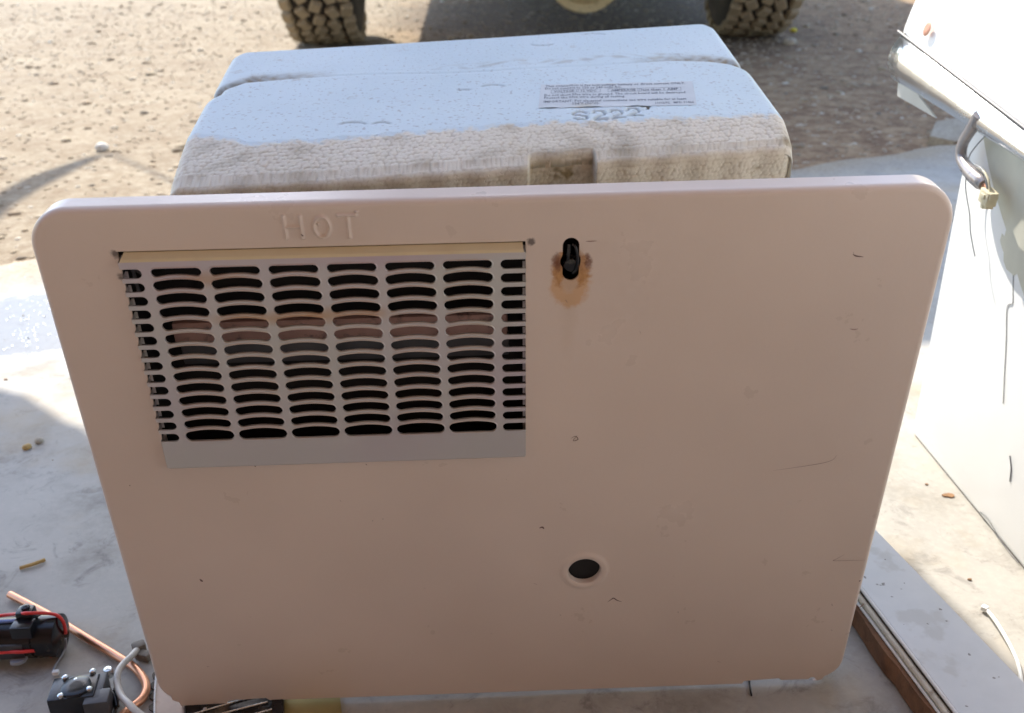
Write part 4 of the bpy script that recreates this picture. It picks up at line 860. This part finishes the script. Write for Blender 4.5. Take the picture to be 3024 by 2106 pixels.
for pts, m_, rr in (([(-20, 1384, .030), (20, 1378, .031), (62, 1375, .036), (100, 1375, .031), (128, 1380, .029), (142, 1395, .024), (146, 1412, .017), (147, 1420, .013)], M_RED, .0011), ([(-20, 1465, .014), (20, 1462, .014), (45, 1462, .015), (84, 1459, .013), (102, 1466, .008), (115, 1471, .004), (122, 1465, .003), (126, 1461, .003)], M_RED, .0012), ([(-20, 1396, .028), (20, 1393, .028), (58, 1390, .029)], M_BLUE, .0011), ([(147, 1432, .012), (148, 1450, .006), (138, 1470, .003), (125, 1490, .002), (118, 1506, .002)], M_GREYW, .0008)):
    mb = MB(); mb.tube([G(a, b_, z) for a, b_, z in pts], rr, 8); mb.build("motor_wire", m_, pm, smooth=60)
mb = MB(); mb.box(G(125, 1508, .003), (.004, .003, .003), None, .0006); mb.build("wire_tip", M_WPLAS, pm, smooth=40)
cp = thing("copper_pipe", "bent copper gas pipe lying under the motor and hooking round at its end", "pipe", tuple(G(200, 1450)))
mb = MB(); mb.tube([G(a, b_, z) for a, b_, z in ((22, 1333, .004), (70, 1358, .004), (120, 1385, .004), (200, 1434, .004), (260, 1470, .004), (300, 1496, .004), (322, 1522, .004), (328, 1545, .004), (318, 1568, .004), (296, 1586, .004), (276, 1602, .005), (262, 1622, .007))], .0026, 14); mb.build("pipe_run", M_COP, cp, smooth=60)
hs = thing("plastic_hose", "thin cloudy plastic hose crossing over the copper pipe", "hose", tuple(G(280, 1540)))
mb = MB(); mb.tube([G(a, b_, z) for a, b_, z in ((312, 1450, .006), (296, 1470, .009), (275, 1490, .012), (264, 1510, .013), (263, 1535, .012), (272, 1560, .012), (290, 1580, .013), (312, 1600, .012), (335, 1616, .010))], .0021, 12); mb.build("hose_run", M_CLEAR, hs, smooth=60)
mb = MB(); mb.box(G(312, 1452, .006), (.008, .007, .007), Matrix.Rotation(R(30), 3, 'Z'), .0012); mb.box(G(322, 1470, .004), (.010, .006, .006), Matrix.Rotation(R(-20), 3, 'Z'), .0012); mb.build("hose_fitting", M_FIT, hs, smooth=40)
gv = thing("gas_valve", "black gas valve block with bright screws on the concrete at lower left", "valve", tuple(G(180, 1600)))
vz = .020; cc = G(162, 1545, vz); rt = Matrix.Rotation(R(7), 3, 'Z')
mb = MB(); mb.box(cc + np.array([0, .002, -.0095]), (.0265, .019, .019), rt, .0012); mb.build("valve_body", M_BLACK, gv, smooth=40)
mb = MB(); mb.lathe(cc + np.array([.002, .001, 0]), (0, 0, 1), [(0, .0085), (.0012, .0085), (.0018, .0078), (.002, .003)], 26); mb.build("valve_cap", M_BLACK, gv, smooth=40)
for px, py in ((146, 1519), (170, 1526), (208, 1505), (136, 1560), (200, 1545)):
    mb = MB(); q = G(px, py, vz + .0006); mb.lathe(q, (0, 0, 1), [(-.002, .0019), (.0006, .0019), (.0012, .0013), (.0014, .0006)], 12); mb.build("screw", M_STEEL, gv, smooth=40)
mb = MB(); mb.box(G(220, 1545, .016) + np.array([.001, 0, -.006]), (.006, .022, .018), rt, .0012); mb.box(G(222, 1580, .012), (.014, .012, .014), rt, .001); mb.build("side_block", M_DKST, gv, smooth=40)
mb = MB(); q = G(245, 1515, .006); mb.lathe(q, (0, 0, 1), [(0, .003), (.004, .003), (.0055, .0024), (.006, .001)], 14); q = G(244, 1555, .008); mb.lathe(q, (.3, -1, .3), [(0, .0022), (.006, .0022), (.0062, .0013), (.018, .0012)], 10); mb.build("terminal", M_STEEL, gv, smooth=40)
mb = MB(); mb.tube([G(a, b_, z) for a, b_, z in ((235, 1520, .012), (242, 1545, .010), (256, 1560, .010), (262, 1585, .008))], .0016, 8); mb.tube([G(a, b_, z) for a, b_, z in ((262, 1545, .008), (258, 1580, .006), (250, 1610, .006))], .0022, 8); mb.build("valve_lead", M_BLACKM, gv, smooth=60)

# bits of the old flange under the door's lower left corner
fl = thing("flange_plate", "rusty scalloped plate with black slotted strip under the door's lower left corner", "metal plate", tuple(G(400, 1600)))
zf = .0025
L_ = [tuple(G(a, b_, zf)[:2]) for a, b_ in ((352, 1490), (350, 1520), (347, 1560), (346, 1600), (346, 1645), (415, 1645), (413, 1590), (414, 1560), (400, 1490))]
mb = MB(); mb.prism(L_, .0006, zf); mb.build("rusty_plate", M_RUST, fl, smooth=40)
mb = MB(); mb.tube([G(350, 1515, .003), G(347, 1560, .003), G(346, 1640, .003)], .0006, 6); mb.build("plate_edge", M_WPLAS, fl)
for y0_, y1_, w_ in ((1505, 1523, 8), (1526, 1547, 12), (1550, 1571, 15), (1575, 1596, 16), (1600, 1622, 16)):
    tb = [(349 - w_ * math.sin(math.pi * k / 10) ** .7, y0_ + (y1_ - y0_) * k / 10) for k in range(11)] + [(352, y1_), (352, y0_)]
    mb = MB(); mb.prism([tuple(G(a, b_, .0018)[:2]) for a, b_ in tb], .0004, .0018); mb.build("rounded_tab", M_DTAB, fl)
mb = MB(); mb.prism([tuple(G(a, b_, .004)[:2]) for a, b_ in ((415, 1555), (610, 1545), (618, 1660), (416, 1660))], .0008, .004); mb.build("black_plate", M_BLACKM, fl)
for a, b_ in (((430, 1602), (565, 1562)), ((490, 1602), (600, 1574)), ((560, 1604), (612, 1590))):
    mb = MB(); mb.tube([G(*a, .0046), G(*b_, .0046)], .0006, 6, smooth=1); mb.build("bright_rib", M_STEEL, fl)
mb = MB(); mb.lathe(G(460, 1591, .004), (0, 0, 1), [(0, .0012), (.0008, .0012), (.0011, .0005)], 10); mb.build("rivet", M_STEEL, fl)
mb = MB(); mb.prism([tuple(G(a, b_, .006)[:2]) for a, b_ in ((609, 1550), (634, 1548), (637, 1660), (612, 1660))], .0008, .006); mb.build("black_rail", M_BLACK, fl)
mb = MB(); mb.prism([tuple(G(a, b_, .003)[:2]) for a, b_ in ((636, 1550), (760, 1545), (775, 1665), (640, 1665))], .0008, .0022); mb.build("yellow_plate", M_BRASS, fl)
mb = MB(); mb.tube([G(1679, 1515, .001), G(1682, 1542, .0012), G(1685, 1560, .001)], .0006, 6); tag(mb.build("black_pin", M_BLACK, smooth=60), "thin black pin on concrete under the door's lower right", "pin")
